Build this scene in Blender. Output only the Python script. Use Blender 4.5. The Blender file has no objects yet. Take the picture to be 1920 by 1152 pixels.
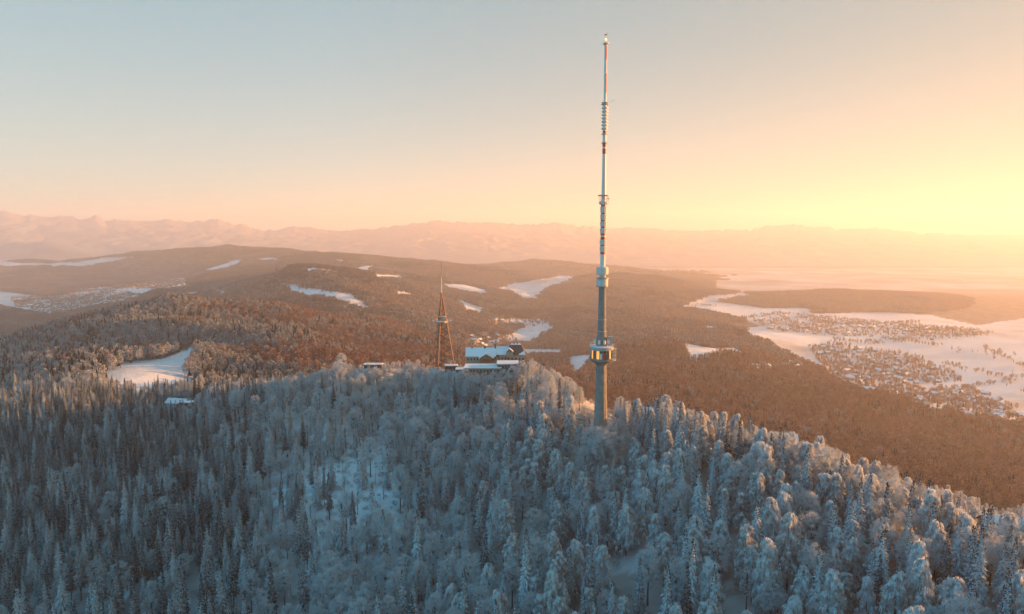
import bpy, math, random
import numpy as np
R = math.radians
S = bpy.context.scene
COL = S.collection
rng = np.random.default_rng(7)
random.seed(7)

# ------------------------------------------------------------------ camera, sky, sun, exposure
CZ = 450.0                      # the drone floats 450 m above the valley plain
PITCH = R(6.06)
CP, SP = math.cos(PITCH), math.sin(PITCH)
F = 1280.0
cam_d = bpy.data.cameras.new('camera'); cam = bpy.data.objects.new('camera', cam_d); COL.objects.link(cam)
cam.location = (0, 0, CZ); cam.rotation_euler = (R(90) - PITCH, 0, 0)
cam_d.sensor_width = 36; cam_d.lens = 24.0; cam_d.clip_start = 1; cam_d.clip_end = 60000
S.camera = cam
S.render.resolution_x, S.render.resolution_y = 1024, 614

SUN_EL, SUN_AZ = 7.0, 75.0      # low winter sun, 75 degrees to the right of the view
w = bpy.data.worlds.new('World'); S.world = w; w.use_nodes = True
nt = w.node_tree; bg = nt.nodes['Background']
sky = nt.nodes.new('ShaderNodeTexSky'); sky.sky_type = 'NISHITA'; sky.sun_disc = False
sky.sun_elevation = R(SUN_EL); sky.sun_rotation = R(SUN_AZ)
sky.altitude = 900; sky.air_density = 1.0; sky.dust_density = 0.6; sky.ozone_density = 3.0
tint = nt.nodes.new('ShaderNodeMix'); tint.data_type = 'RGBA'; tint.blend_type = 'MULTIPLY'
tint.inputs['Factor'].default_value = 1.0
tint.inputs['B'].default_value = (2.5, 2.5, 2.15, 1)
SKY_GAMMA = 0.40
sc_ = nt.nodes.new('ShaderNodeMix'); sc_.data_type = 'RGBA'; sc_.blend_type = 'MULTIPLY'; sc_.inputs['Factor'].default_value = 1.0
sc_.inputs['B'].default_value = (0.10, 0.10, 0.10, 1)
gm = nt.nodes.new('ShaderNodeGamma'); gm.inputs['Gamma'].default_value = SKY_GAMMA
nt.links.new(sky.outputs[0], sc_.inputs['A']); nt.links.new(sc_.outputs['Result'], gm.inputs['Color'])
# the sky deepens to teal towards the zenith
geo_ = nt.nodes.new('ShaderNodeTexCoord'); sep_ = nt.nodes.new('ShaderNodeSeparateXYZ'); zr = nt.nodes.new('ShaderNodeValToRGB')
nt.links.new(geo_.outputs['Generated'], sep_.inputs[0]); nt.links.new(sep_.outputs[2], zr.inputs[0])
zr.color_ramp.elements[0].position = 0.12; zr.color_ramp.elements[0].color = (1, 1, 1, 1)
zr.color_ramp.elements[1].position = 0.95; zr.color_ramp.elements[1].color = (0.10, 0.85, 1.15, 1)
zm = nt.nodes.new('ShaderNodeMix'); zm.data_type = 'RGBA'; zm.blend_type = 'MULTIPLY'; zm.inputs['Factor'].default_value = 1.0; zm.clamp_result = False
nt.links.new(gm.outputs[0], zm.inputs['A']); nt.links.new(zr.outputs[0], zm.inputs['B'])
# and turns from warm near the sun to blue opposite it, the blue out of view, brightened to fill the shaded slopes
dt = nt.nodes.new('ShaderNodeVectorMath'); dt.operation = 'DOT_PRODUCT'; dt.inputs[1].default_value = (math.sin(R(SUN_AZ)), math.cos(R(SUN_AZ)), 0)
nt.links.new(geo_.outputs['Generated'], dt.inputs[0]); mr_ = nt.nodes.new('ShaderNodeMapRange'); mr_.inputs['From Min'].default_value = -1; mr_.inputs['From Max'].default_value = -0.42
nt.links.new(dt.outputs['Value'], mr_.inputs['Value']); mr_.interpolation_type = 'SMOOTHSTEP'
ar = nt.nodes.new('ShaderNodeMix'); ar.data_type = 'RGBA'; nt.links.new(mr_.outputs[0], ar.inputs['Factor'])
ar.inputs['A'].default_value = (0.05, 1.62, 2.5, 1); ar.inputs['B'].default_value = (1, 1, 1, 1)
am = nt.nodes.new('ShaderNodeMix'); am.data_type = 'RGBA'; am.blend_type = 'MULTIPLY'; am.inputs['Factor'].default_value = 1.0
nt.links.new(zm.outputs['Result'], am.inputs['A']); nt.links.new(ar.outputs['Result'], am.inputs['B'])
mr2 = nt.nodes.new('ShaderNodeMapRange'); mr2.inputs['From Min'].default_value = 0.0; mr2.inputs['From Max'].default_value = 1.0
nt.links.new(dt.outputs['Value'], mr2.inputs['Value']); wm = nt.nodes.new('ShaderNodeMix'); wm.data_type = 'RGBA'; wm.blend_type = 'MULTIPLY'
wm.inputs['B'].default_value = (0.72, 0.62, 0.52, 1); nt.links.new(mr2.outputs[0], wm.inputs['Factor']); nt.links.new(am.outputs['Result'], wm.inputs['A'])
nt.links.new(wm.outputs['Result'], tint.inputs['A']); nt.links.new(tint.outputs['Result'], bg.inputs[0])
bg.inputs[1].default_value = 0.12
sd = bpy.data.lights.new('sun', 'SUN'); sun = bpy.data.objects.new('sun', sd); COL.objects.link(sun)
sd.energy = 5.0; sd.angle = R(0.5); sd.color = (1.0, 0.41, 0.12)
az, el = R(SUN_AZ), R(SUN_EL)
from mathutils import Vector
to_sun = Vector((math.sin(az) * math.cos(el), math.cos(az) * math.cos(el), math.sin(el)))
sun.rotation_euler = to_sun.to_track_quat('Z', 'Y').to_euler()
S.view_settings.view_transform = 'Standard'; S.view_settings.look = 'None'
S.view_settings.exposure = 2.02; S.view_settings.gamma = 1.0; S.view_settings.use_curve_mapping = False
HAZE_DENSITY = 0.98e-4
HAZE_COLOR = (0.95, 0.93, 0.92, 1)
HAZE_G = 0.30
S.cycles.use_denoising = True
S.cycles.max_bounces = 6; S.cycles.diffuse_bounces = 3; S.cycles.volume_bounces = 1
S.cycles.transparent_max_bounces = 4

# ------------------------------------------------------------------ small helpers
def dn(py):                      # metres below the camera per metre ahead, for a photo row
    v = (py - 576) / F
    return (SP + v * CP) / (CP - v * SP)
def ux(px, py):                  # metres aside per metre ahead
    v = (py - 576) / F
    return (px - 960) / F / (CP - v * SP)
def at(px, py, y):
    return (ux(px, py) * y, y, CZ - dn(py) * y)
def to_px(x, y, z):
    d = y * CP - (z - CZ) * SP
    return 960 + F * x / d, 576 - F * (y * SP + (z - CZ) * CP) / d

def hash2(ix, iy, seed):
    h = (ix.astype(np.int64) * 374761393 + iy.astype(np.int64) * 668265263 + seed * 974711) & 0xffffffff
    h = ((h ^ (h >> 13)) * 1274126177) & 0xffffffff
    return ((h ^ (h >> 16)) & 0xffffff) / float(0xffffff)
def vnoise(x, y, seed=0):
    ix, iy = np.floor(x), np.floor(y); fx, fy = x - ix, y - iy
    fx, fy = fx * fx * (3 - 2 * fx), fy * fy * (3 - 2 * fy)
    a, b = hash2(ix, iy, seed), hash2(ix + 1, iy, seed)
    c, d = hash2(ix, iy + 1, seed), hash2(ix + 1, iy + 1, seed)
    return (a + (b - a) * fx) * (1 - fy) + (c + (d - c) * fx) * fy
def fbm(x, y, n=4, seed=0):
    t = 0; a = 1; s = 0
    for i in range(n):
        t = t + a * vnoise(x * 2 ** i, y * 2 ** i, seed + i); s += a; a *= 0.5
    return t / s * 2 - 1

def tag(o, label=None, cat=None, group=None, kind=None):
    if label: o['label'] = label
    if cat: o['category'] = cat
    if group: o['group'] = group
    if kind: o['kind'] = kind
    return o
def link(name, me, parent=None, mats=()):
    o = bpy.data.objects.new(name, me); COL.objects.link(o)
    if parent is not None: o.parent = parent
    for m in mats: me.materials.append(m)
    return o
def empty(name, loc, rz=0.0):
    o = bpy.data.objects.new(name, None); COL.objects.link(o); o.location = loc; o.rotation_euler = (0, 0, rz)
    o.empty_display_size = 1
    return o
def np_mesh(name, verts, faces, mat_idx=None, smooth=False):
    """verts (n,3) array; faces (m,3) or (m,4) array, or list of arrays"""
    me = bpy.data.meshes.new(name)
    if isinstance(faces, np.ndarray): faces = [faces]
    faces = [f for f in faces if len(f)]
    me.vertices.add(len(verts)); me.vertices.foreach_set('co', np.asarray(verts, np.float32).ravel())
    nl = sum(f.size for f in faces); npoly = sum(len(f) for f in faces)
    me.loops.add(nl); me.loops.foreach_set('vertex_index', np.concatenate([f.ravel() for f in faces]).astype(np.int32))
    me.polygons.add(npoly)
    tot = np.concatenate([np.full(len(f), f.shape[1], np.int32) for f in faces])
    st = np.concatenate([[0], np.cumsum(tot)[:-1]]).astype(np.int32)
    me.polygons.foreach_set('loop_start', st); me.polygons.foreach_set('loop_total', tot)
    if mat_idx is not None: me.polygons.foreach_set('material_index', np.asarray(mat_idx, np.int32))
    if smooth: me.polygons.foreach_set('use_smooth', np.ones(npoly, bool))
    me.update(calc_edges=True)
    return me

class MB:
    """collects simple solids into one mesh"""
    def __init__(s): s.v = []; s.f = []
    def add(s, vs, fs):
        b = len(s.v); s.v += [tuple(v) for v in vs]; s.f += [tuple(i + b for i in f) for f in fs]; return s
    def box(s, x0, x1, y0, y1, z0, z1):
        return s.add([(x0,y0,z0),(x1,y0,z0),(x1,y1,z0),(x0,y1,z0),(x0,y0,z1),(x1,y0,z1),(x1,y1,z1),(x0,y1,z1)],
                     [(0,3,2,1),(4,5,6,7),(0,1,5,4),(1,2,6,5),(2,3,7,6),(3,0,4,7)])
    def lathe(s, prof, n=24, cx=0, cy=0):
        vs = []; fs = []
        for r, z in prof:
            for i in range(n):
                a = 2 * math.pi * i / n; vs.append((cx + r * math.cos(a), cy + r * math.sin(a), z))
        for k in range(len(prof) - 1):
            for i in range(n):
                j = (i + 1) % n; fs.append((k*n+i, k*n+j, (k+1)*n+j, (k+1)*n+i))
        fs.append(tuple(range(n))[::-1]); fs.append(tuple((len(prof)-1)*n + i for i in range(n)))
        return s.add(vs, fs)
    def bar(s, a, b, r, r2=None, n=6):
        a, b = Vector(a), Vector(b); d = (b - a).normalized()
        u = d.orthogonal().normalized(); v = d.cross(u); r2 = r if r2 is None else r2
        vs = [a + (u * math.cos(t) + v * math.sin(t)) * r for t in [2*math.pi*i/n for i in range(n)]]
        vs += [b + (u * math.cos(t) + v * math.sin(t)) * r2 for t in [2*math.pi*i/n for i in range(n)]]
        fs = [(i, (i+1) % n, n + (i+1) % n, n + i) for i in range(n)] + [tuple(range(n))[::-1], tuple(range(n, 2*n))]
        return s.add(vs, fs)
    def ring(s, r, z, t, n=24, cx=0, cy=0):     # a rail
        p = [(cx + r*math.cos(2*math.pi*i/n), cy + r*math.sin(2*math.pi*i/n), z) for i in range(n)]
        for i in range(n): s.bar(p[i], p[(i+1) % n], t, n=4)
        return s
    def build(s, name, mat, parent=None, smooth=False):
        me = bpy.data.meshes.new(name); me.from_pydata(s.v, [], s.f); me.update()
        if smooth: me.polygons.foreach_set('use_smooth', [True] * len(me.polygons))
        return link(name, me, parent, (mat,))

# ------------------------------------------------------------------ materials
def mat(name):
    m = bpy.data.materials.new(name); m.use_nodes = True
    t = m.node_tree; return m, t, t.nodes, t.links, t.nodes['Principled BSDF']
def noise_node(n, l, scale, detail=3, coord='Object', vec=None):
    x = n.new('ShaderNodeTexNoise'); x.inputs['Scale'].default_value = scale; x.inputs['Detail'].default_value = detail
    if vec is None:
        c = n.new('ShaderNodeTexCoord'); vec = c.outputs[coord]
    l.new(vec, x.inputs['Vector']); return x
def ramp(n, l, src, stops):
    r = n.new('ShaderNodeValToRGB'); e = r.color_ramp.elements
    while len(e) < len(stops): e.new(0.5)
    for k, (p, c) in enumerate(stops):
        e[k].position = p; e[k].color = (c[0], c[1], c[2], 1) if isinstance(c, (tuple, list)) else (c, c, c, 1)
    l.new(src, r.inputs[0]); return r
def mixc(n, l, fac, a, b, blend='MIX'):
    m = n.new('ShaderNodeMix'); m.data_type = 'RGBA'; m.blend_type = blend
    for s, x in (('Factor', fac), ('A', a), ('B', b)):
        if isinstance(x, (int, float)): m.inputs[s].default_value = x
        elif isinstance(x, tuple): m.inputs[s].default_value = (*x, 1)
        else: l.new(x, m.inputs[s])
    return m.outputs['Result']
def math_node(n, l, op, a, b=0.0, clamp=False):
    m = n.new('ShaderNodeMath'); m.operation = op; m.use_clamp = clamp
    for i, x in enumerate((a, b)):
        if isinstance(x, (int, float)): m.inputs[i].default_value = x
        else: l.new(x, m.inputs[i])
    return m.outputs[0]

def plain(name, col, rough=0.8, metal=0.0, vary=0.15, scale=1.5):
    m, t, n, l, b = mat(name)
    x = noise_node(n, l, scale, 4)
    lo = tuple(c * (1 - vary) for c in col); hi = tuple(min(1, c * (1 + vary)) for c in col)
    r = ramp(n, l, x.outputs[0], [(0.3, lo), (0.7, hi)])
    l.new(r.outputs[0], b.inputs['Base Color']); b.inputs['Roughness'].default_value = rough
    b.inputs['Metallic'].default_value = metal
    return m

SNOW = (0.80, 0.84, 0.88)
def frosted(name, snow, under, lo=-0.05, hi=0.45, nscale=1.2, rand=0.25, namp=0.5, trans=0.0):
    """snow where the surface looks up and where the noise lets it lie, needles or twigs elsewhere; each tree varies"""
    m, t, n, l, b = mat(name)
    g = n.new('ShaderNodeNewGeometry'); sx = n.new('ShaderNodeSeparateXYZ'); l.new(g.outputs['Normal'], sx.inputs[0])
    up = math_node(n, l, 'ABSOLUTE', sx.outputs[2])
    x = noise_node(n, l, nscale, 3)
    o = n.new('ShaderNodeObjectInfo')
    v = math_node(n, l, 'MULTIPLY', math_node(n, l, 'SUBTRACT', x.outputs[0], 0.5), namp)
    v = math_node(n, l, 'ADD', up, v)
    rv = math_node(n, l, 'MULTIPLY', math_node(n, l, 'SUBTRACT', o.outputs['Random'], 0.5), rand)
    v = math_node(n, l, 'ADD', v, rv)
    mr = n.new('ShaderNodeMapRange'); mr.inputs['From Min'].default_value = lo; mr.inputs['From Max'].default_value = hi
    l.new(v, mr.inputs['Value'])
    c = mixc(n, l, mr.outputs[0], under, snow)
    l.new(c, b.inputs['Base Color']); b.inputs['Roughness'].default_value = 0.85
    b.inputs['Specular IOR Level'].default_value = 0.2
    if trans:      # rime crystals let the low sun through
        tr = n.new('ShaderNodeBsdfTranslucent'); l.new(c, tr.inputs['Color']); mx = n.new('ShaderNodeMixShader'); mx.inputs[0].default_value = trans
        l.new(b.outputs[0], mx.inputs[1]); l.new(tr.outputs[0], mx.inputs[2]); l.new(mx.outputs[0], n['Material Output'].inputs['Surface'])
    return m
M = {}
M['spruce'] = frosted('snowy_needles', (0.58, 0.66, 0.70), (0.012, 0.026, 0.030), 0.42, 0.78, nscale=1.5, namp=1.0, trans=.15)
M['spruce_dark'] = frosted('dark_needles', (0.48, 0.55, 0.60), (0.008, 0.020, 0.024), 0.62, 1.0, nscale=1.6, namp=0.9, trans=.10)
M['frost'] = frosted('frosted_twigs', (0.66, 0.70, 0.72), (0.085, 0.078, 0.08), -0.25, 0.55, nscale=1.1, namp=1.5, trans=.6)
M['laden'] = frosted('laden_twigs', (0.76, 0.80, 0.82), (0.07, 0.075, 0.08), -0.30, 0.50, nscale=1.3, namp=1.5, trans=.5)
M['brown'] = frosted('brown_twigs', (0.40, 0.27, 0.22), (0.13, 0.052, 0.032), -0.1, 1.15, nscale=0.5, namp=1.2, rand=0.8, trans=.35)
M['mid_frost_shade'] = frosted('mid_shaded_frost_twigs', (0.52, 0.57, 0.60), (0.06, 0.065, 0.07), -0.1, 0.9, nscale=0.7, namp=1.3, trans=.25)  # rime on twigs, its cool tone painting in the shade of the left slopes
M['far_wood'] = frosted('far_twigs', (0.34, 0.28, 0.25), (0.16, 0.105, 0.08), 0.1, 1.2, nscale=0.05, namp=0.9, rand=0.3)
M['far_frost_shade'] = frosted('far_shaded_frost_twigs', (0.44, 0.46, 0.48), (0.085, 0.095, 0.105), 0.25, 1.2, nscale=0.05, namp=0.9, rand=0.3)  # rimed woods, cooled so their colour carries the shade of the left hills
M['far_spruce'] = frosted('far_needles', (0.30, 0.31, 0.31), (0.03, 0.035, 0.035), 0.4, 1.1, nscale=0.1, namp=0.6)
M['bark'] = plain('bark', (0.055, 0.045, 0.04), 0.9, vary=0.4, scale=2)
M['trunk'] = M['bark']

# ------------------------------------------------------------------ terrain
# what the ground is, point by point: (photo column, photo row, metres ahead, metres of trees to take off)
G = []
def c(px, py, y, dz=17.0): G.append((ux(px, py), math.log(y), -dn(py) * y - dz))
def g(px, py, y): c(px, py, y, 0)
def h(u, y, z): G.append((u, math.log(y), z))
for a in [(0,1152,262),(0,1000,330),(0,900,392),(0,800,462),(0,745,545),
          (240,1152,244),(240,1000,300),(240,880,372),(200,740,520),
          (480,1152,222),(480,1000,275),(480,900,325),(480,800,392),(430,730,480),
          (720,1152,208),(720,1000,256),(720,900,300),(740,800,360),(720,705,462),
          (960,1152,192),(960,1000,232),(960,900,276),(950,800,335),(930,735,405),
          (1200,1152,178),(1200,1000,214),(1200,900,250),(1180,815,296),
          (1440,1152,163),(1440,1000,192),(1440,900,222),(1440,835,258),
          (1680,1152,150),(1680,1040,175),(1680,950,205),(1690,905,232),
          (1920,1152,138),(1920,1060,160),(1920,990,184),(1300,770,300),(1560,850,250),(1800,940,212)]: c(*a)
# left ridge line
for a in [(640,693,515),(520,712,520),(400,728,535),(300,752,548),(200,722,600),(120,698,640),(0,716,680)]: c(*a)
g(345,755,548)
# summit plateau
for a in [(700,700,468),(834,690,487),(925,694,455),(1000,706,440),(760,694,490),(880,690,480)]: g(*a)
h(0.16, 307, -99); h(0.10, 330, -97); h(0.05, 395, -98)
# behind the crest the ground falls to the valley
for u, y, z in [(0.75,330,-190),(0.55,380,-180),(0.40,430,-175),(0.27,450,-165),(0.15,520,-170),(0.0,620,-175),(-0.1,640,-165),
                (0.75,210,-118),(0.60,262,-118),(0.42,315,-115),(-0.2,640,-158),(0.95,190,-110),(1.2,160,-105),(1.2,250,-160),(1.2,500,-290),
                (-0.3,660,-160),(0.28,335,-112),(-0.95,300,-190),(-1.3,300,-205),(-0.9,500,-175),(-1.3,600,-220),
                (0.0,90,-170),(0.9,90,-112),(-0.9,90,-215),(0.0,50,-185),(1.3,50,-130),(-1.3,50,-250)]: h(u, y, z)
# meadow on the left
for a in [(300,705,735),(245,688,790),(355,655,925),(330,690,800)]: g(*a)
for a in [(200,652,900),(100,664,880),(0,690,860),(430,700,770),(560,704,690)]: c(*a)
# middle ridge
for a in [(0,640,1150),(130,602,1250),(250,580,1330),(330,561,1430),(420,567,1520),(560,571,1650),(650,590,1720),(760,625,1650),
          (650,665,1080),(450,607,1120),(330,597,1160),(560,624,1050),(200,612,1180),(640,652,960),(330,640,960),(450,648,930),(520,668,840),(600,612,1400),(450,600,1330),(300,592,1300),(780,670,1050)]: c(*a)
for u, y, z in [(-0.75,1500,-260),(-0.6,1750,-290),(-0.45,2000,-290),(-0.32,2200,-265),(-1.2,1200,-330),(-1.2,2500,-400),(-0.7,2400,-395)]: h(u, y, z)
# slopes on the right of the ridge
for a in [(1900,930,640),(1900,860,900),(1900,800,1240),(1500,822,860),(1500,760,1180),(1450,700,1560),(1400,650,1980),(1300,600,2600),
          (1200,780,960),(1200,700,1360),(1200,640,1950),(1200,580,2850),(1150,540,3900),(1700,790,1250),(1650,720,1500),
          (1000,690,1400),(900,640,2000),(800,640,1500),(800,600,2050),(800,560,2800),(900,590,2800)]: c(*a)
for a in [(1000,650,2200),(1080,685,1750),(1000,613,2800),(985,545,4450),(1050,525,5300),(890,575,3300),(1330,655,2000),(1380,655,1950),
          (640,548,2480),(560,533,2650),(600,508,3350),(690,508,4000),(730,519,3800),(870,541,4100)]: g(*a)
# hill crests
for a in [(1010,488,7000),(920,497,6900),(1100,512,6300),(850,497,6400),(800,491,5100),(700,482,5300),(600,475,5500),(560,474,5500),(528,486,5600),
          (1140,513,4900),(1200,514,4950),(1270,523,5000),(1350,541,5000),(510,516,3000),(780,520,3900),
          (0,492,7400),(60,488,7400),(130,499,7500),(220,477,7000),(300,471,6800),(380,471,6400),(450,479,6000),
          (450,522,4200),(480,545,3000),(395,545,3500),(190,546,3950),
          (1400,549,4300),(1480,546,4300),(1560,546,4200),(1700,560,3850),(1800,583,3500),(1830,602,3250)]: c(*a)
for a in [(190,590,3350),(0,605,2950),(100,560,4100),(300,527,5400),(0,553,4500),(1500,582,3500),(1400,572,3800),(1620,592,3400),(1760,604,3180)]: g(*a)
for u, y in [(0.25,2800),(0.35,3100),(0.5,3000),(0.7,2900),(0.7,2000),(0.55,2400),(0.75,1500),(0.45,2050),(0.6,1600),(0.95,3000),(0.95,2000),(1.2,1200),(1.2,4000),
             (0.7,4000),(0.6,4900),(0.4,5600),(0.75,6000),(0.5,7500),(0.3,7000),(1.2,8000),(0.8,9500),(0.4,9500)]: h(u, y, -400 - 6 * (y / 1000 - 3))
for u, y, z in [(0.0,8600,-400),(-0.2,8000,-400),(-0.4,8600,-420),(-0.6,9000,-430),(-0.75,8500,-430),(-1.2,7000,-430),(-1.2,4500,-430),(-0.95,5500,-420),
                (0.05,10000,-420),(-0.5,6200,-350),(-0.65,6000,-360),(0.1,8600,-420),(-0.3,10000,-420),(0.8,16000,-400),(0,16000,-400),(-0.8,16000,-400),
                (-0.13,4600,-290),(0.03,5600,-330),(1.25,16000,-400),(-1.25,16000,-400),(0.2,11000,-420),(-0.9,11000,-420)]: h(u, y, z)
G = np.array(G); GP = G[:, :2].copy()
def tps_phi(d2): return 0.5 * d2 * np.log(d2 + 1e-12)
def _solve():
    n = len(G); d2 = ((GP[:, None] - GP[None]) ** 2).sum(-1)
    A = np.zeros((n + 3, n + 3)); A[:n, :n] = tps_phi(d2) + np.eye(n) * 2e-4
    A[:n, n] = 1; A[:n, n+1:] = GP; A[n, :n] = 1; A[n+1:, :n] = GP.T
    return np.linalg.solve(A, np.concatenate([G[:, 2], [0, 0, 0]]))
TW = _solve()
def sstep(a, b, x):
    t = np.clip((x - a) / (b - a), 0, 1); return t * t * (3 - 2 * t)
def ground(x, y):
    """terrain height (world z) at world x, y"""
    x = np.asarray(x, float); y = np.maximum(np.asarray(y, float), 30.0); sh = x.shape; x = x.ravel(); y = y.ravel()
    u = np.clip(x / y, -1.5, 1.5); wv = np.log(y); z = np.empty(len(x)); n = len(G)
    for s in range(0, len(x), 40000):
        e = slice(s, s + 40000)
        d2 = (u[e, None] - GP[None, :, 0]) ** 2 + (wv[e, None] - GP[None, :, 1]) ** 2
        z[e] = tps_phi(d2) @ TW[:n] + TW[n] + u[e] * TW[n+1] + wv[e] * TW[n+2]
    z += 1.6 * fbm(x / 22, y / 22, 3, 3) * (1 - sstep(500, 900, y))
    m1 = sstep(500, 1100, y); plain_m = 1 - sstep(-396, -365, z)
    amp = m1 * (1 - 0.93 * plain_m)
    z += amp * 13 * fbm(x / 160 + 5, y / 160, 4, 11)
    rdg = 1 - np.abs(fbm(x / 420 + 3, y / 420 + 9, 3, 31)) * 2
    z += amp * sstep(700, 2000, y) * (1 - .9 * np.exp(-((u + .52) / .1) ** 2) * (y < 1000)) * 22 * (rdg - 0.4)
    return (CZ + z).reshape(sh)

# snow fields and villages, outlines on the ground given by what they cover in the photo
def inside(px, py, poly):
    r = np.zeros(px.shape, bool); n = len(poly)
    for i in range(n):
        x1, y1 = poly[i]; x2, y2 = poly[(i + 1) % n]
        if y1 == y2: continue
        r ^= ((y1 > py) != (y2 > py)) & (px < (x2 - x1) * (py - y1) / (y2 - y1) + x1)
    return r
FIELDS = [
 (600,1250,[(215,685),(300,676),(350,655),(366,644),(374,646),(362,672),(345,715),(300,722),(250,702)]),
 (2000,3600,[(522,527),(560,538),(600,543),(660,550),(690,575),(690,584),(645,570),(620,557),(575,556),(540,545)]),
 (2800,4200,[(550,508),(590,502),(640,510),(635,519),(590,513)]),
 (3400,5200,[(655,502),(705,498),(695,512),(670,510)]),(3200,4800,[(700,515),(755,516),(758,525),(710,523)]),
 (3500,6500,[(378,508),(440,487),(458,488),(450,495),(400,511)]),(4000,6500,[(478,484),(522,483),(526,490),(490,490)]),
 (2800,5500,[(825,532),(870,534),(920,545),(908,557),(880,548),(835,541)]),
 (3000,6800,[(920,542),(970,530),(1000,525),(1050,517),(1090,518),(1045,535),(1020,548),(1005,563),(975,562),(955,548)]),
 (2500,4500,[(850,562),(870,563),(885,572),(915,578),(905,590),(870,585)]),
 (1900,4500,[(935,637),(965,620),(990,610),(1035,608),(1040,618),(1005,640),(985,645)]),
 (1500,3500,[(975,655),(1060,655),(1058,668),(985,668)]),(1200,2800,[(1066,668),(1112,666),(1110,676),(1092,700),(1074,710)]),
 (2400,4500,[(920,606),(960,598),(1040,603),(1030,610),(960,610)]),
 (1400,2600,[(1270,640),(1330,652),(1355,655),(1392,645),(1394,665),(1330,668),(1300,678)]),
 (1400,2400,[(1395,688),(1430,690),(1420,697),(1400,696)]),
 (1200,9500,[(1262,576),(1290,570),(1340,553),(1395,549),(1410,556),(1345,566),(1430,577),(1515,577),(1522,588),(1640,585),(1740,590),(1830,610),(1930,596),(2300,600),(2600,760),
             (2300,850),(1920,792),(1800,778),(1750,778),(1690,750),(1600,722),(1560,706),(1500,680),(1440,640),(1395,628),(1390,617),(1430,612),(1380,596),(1320,583)]),
 (2400,7600,[(-200,540),(0,546),(80,556),(170,541),(250,533),(300,528),(350,520),(352,536),(292,546),(262,556),(225,568),(120,583),(98,594),(0,576),(-200,570)]),
 (4000,9500,[(-300,488),(0,489),(40,493),(90,494),(150,491),(190,483),(260,482),(170,499),(120,500),(60,500),(-300,505)]),
 (1300,3200,[(1448,618),(1475,612),(1490,618),(1460,624)]),(1400,3000,[(1310,612),(1335,610),(1340,616),(1315,618)]),
 (1500,3300,[(1175,610),(1200,606),(1210,612),(1180,616)]),(1300,2600,[(1235,636),(1250,632),(1256,640),(1240,644)]),(2000,4200,[(1190,556),(1245,557),(1250,561),(1195,560)]),
 (1500,3500,[(740,545),(775,548),(770,553),(742,550)]),(3000,6500,[(1110,520),(1130,518),(1132,523),(1112,525)]),(3000,6000,[(625,487),(650,488),(648,492),(628,491)]),
 (2500,6000,[(395,540),(430,548),(425,553),(398,547)]),(2500,6000,[(330,553),(372,545),(380,550),(335,560)]),(900,1600,[(585,590),(612,596),(606,602),(588,598)]),
 (1200,2500,[(0,594),(60,592),(100,600),(80,604),(0,601)]),
]
VILLAGES = [
 (1500,5500,[(1405,598),(1520,592),(1720,612),(1830,618),(1860,632),(1720,640),(1560,632),(1440,620)], .45),
 (1200,3500,[(1515,652),(1560,645),(1700,668),(1790,700),(1830,735),(1905,760),(1920,800),(1820,790),(1700,752),(1600,735),(1545,700)], .9),
 (1200,2800,[(1395,684),(1500,682),(1510,694),(1420,698)], .8),
 (2400,7600,[(20,560),(120,558),(210,545),(262,552),(225,566),(115,590),(30,575)], 1.0),
 (3500,7600,[(200,540),(340,522),(350,540),(270,545)], .45),
 (1500,4200,[(868,622),(960,630),(975,645),(900,655),(866,640)], .9),
 (1500,4200,[(905,600),(1040,598),(1036,612),(920,612)], .4),
]
WOODS = [(1600,620,1730,641),(1840,640,1855,652)]
def field_mask(x, y, z):
    px, py = to_px(x, y, z); m = np.zeros(px.shape, bool)
    jx = 6 * fbm(x / 90, y / 90, 5, 77) ; px = px + jx * 1.2; py = py + jx * 0.25
    for y0, y1, poly in FIELDS: m |= (y > y0) & (y < y1) & inside(px, py, poly)
    return m
def village_mask(x, y, z, out=None):
    px, py = to_px(x, y, z); m = np.zeros(px.shape)
    for y0, y1, poly, d in VILLAGES: m = np.maximum(m, d * ((y > y0) & (y < y1) & inside(px, py, poly)))
    return m

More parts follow.
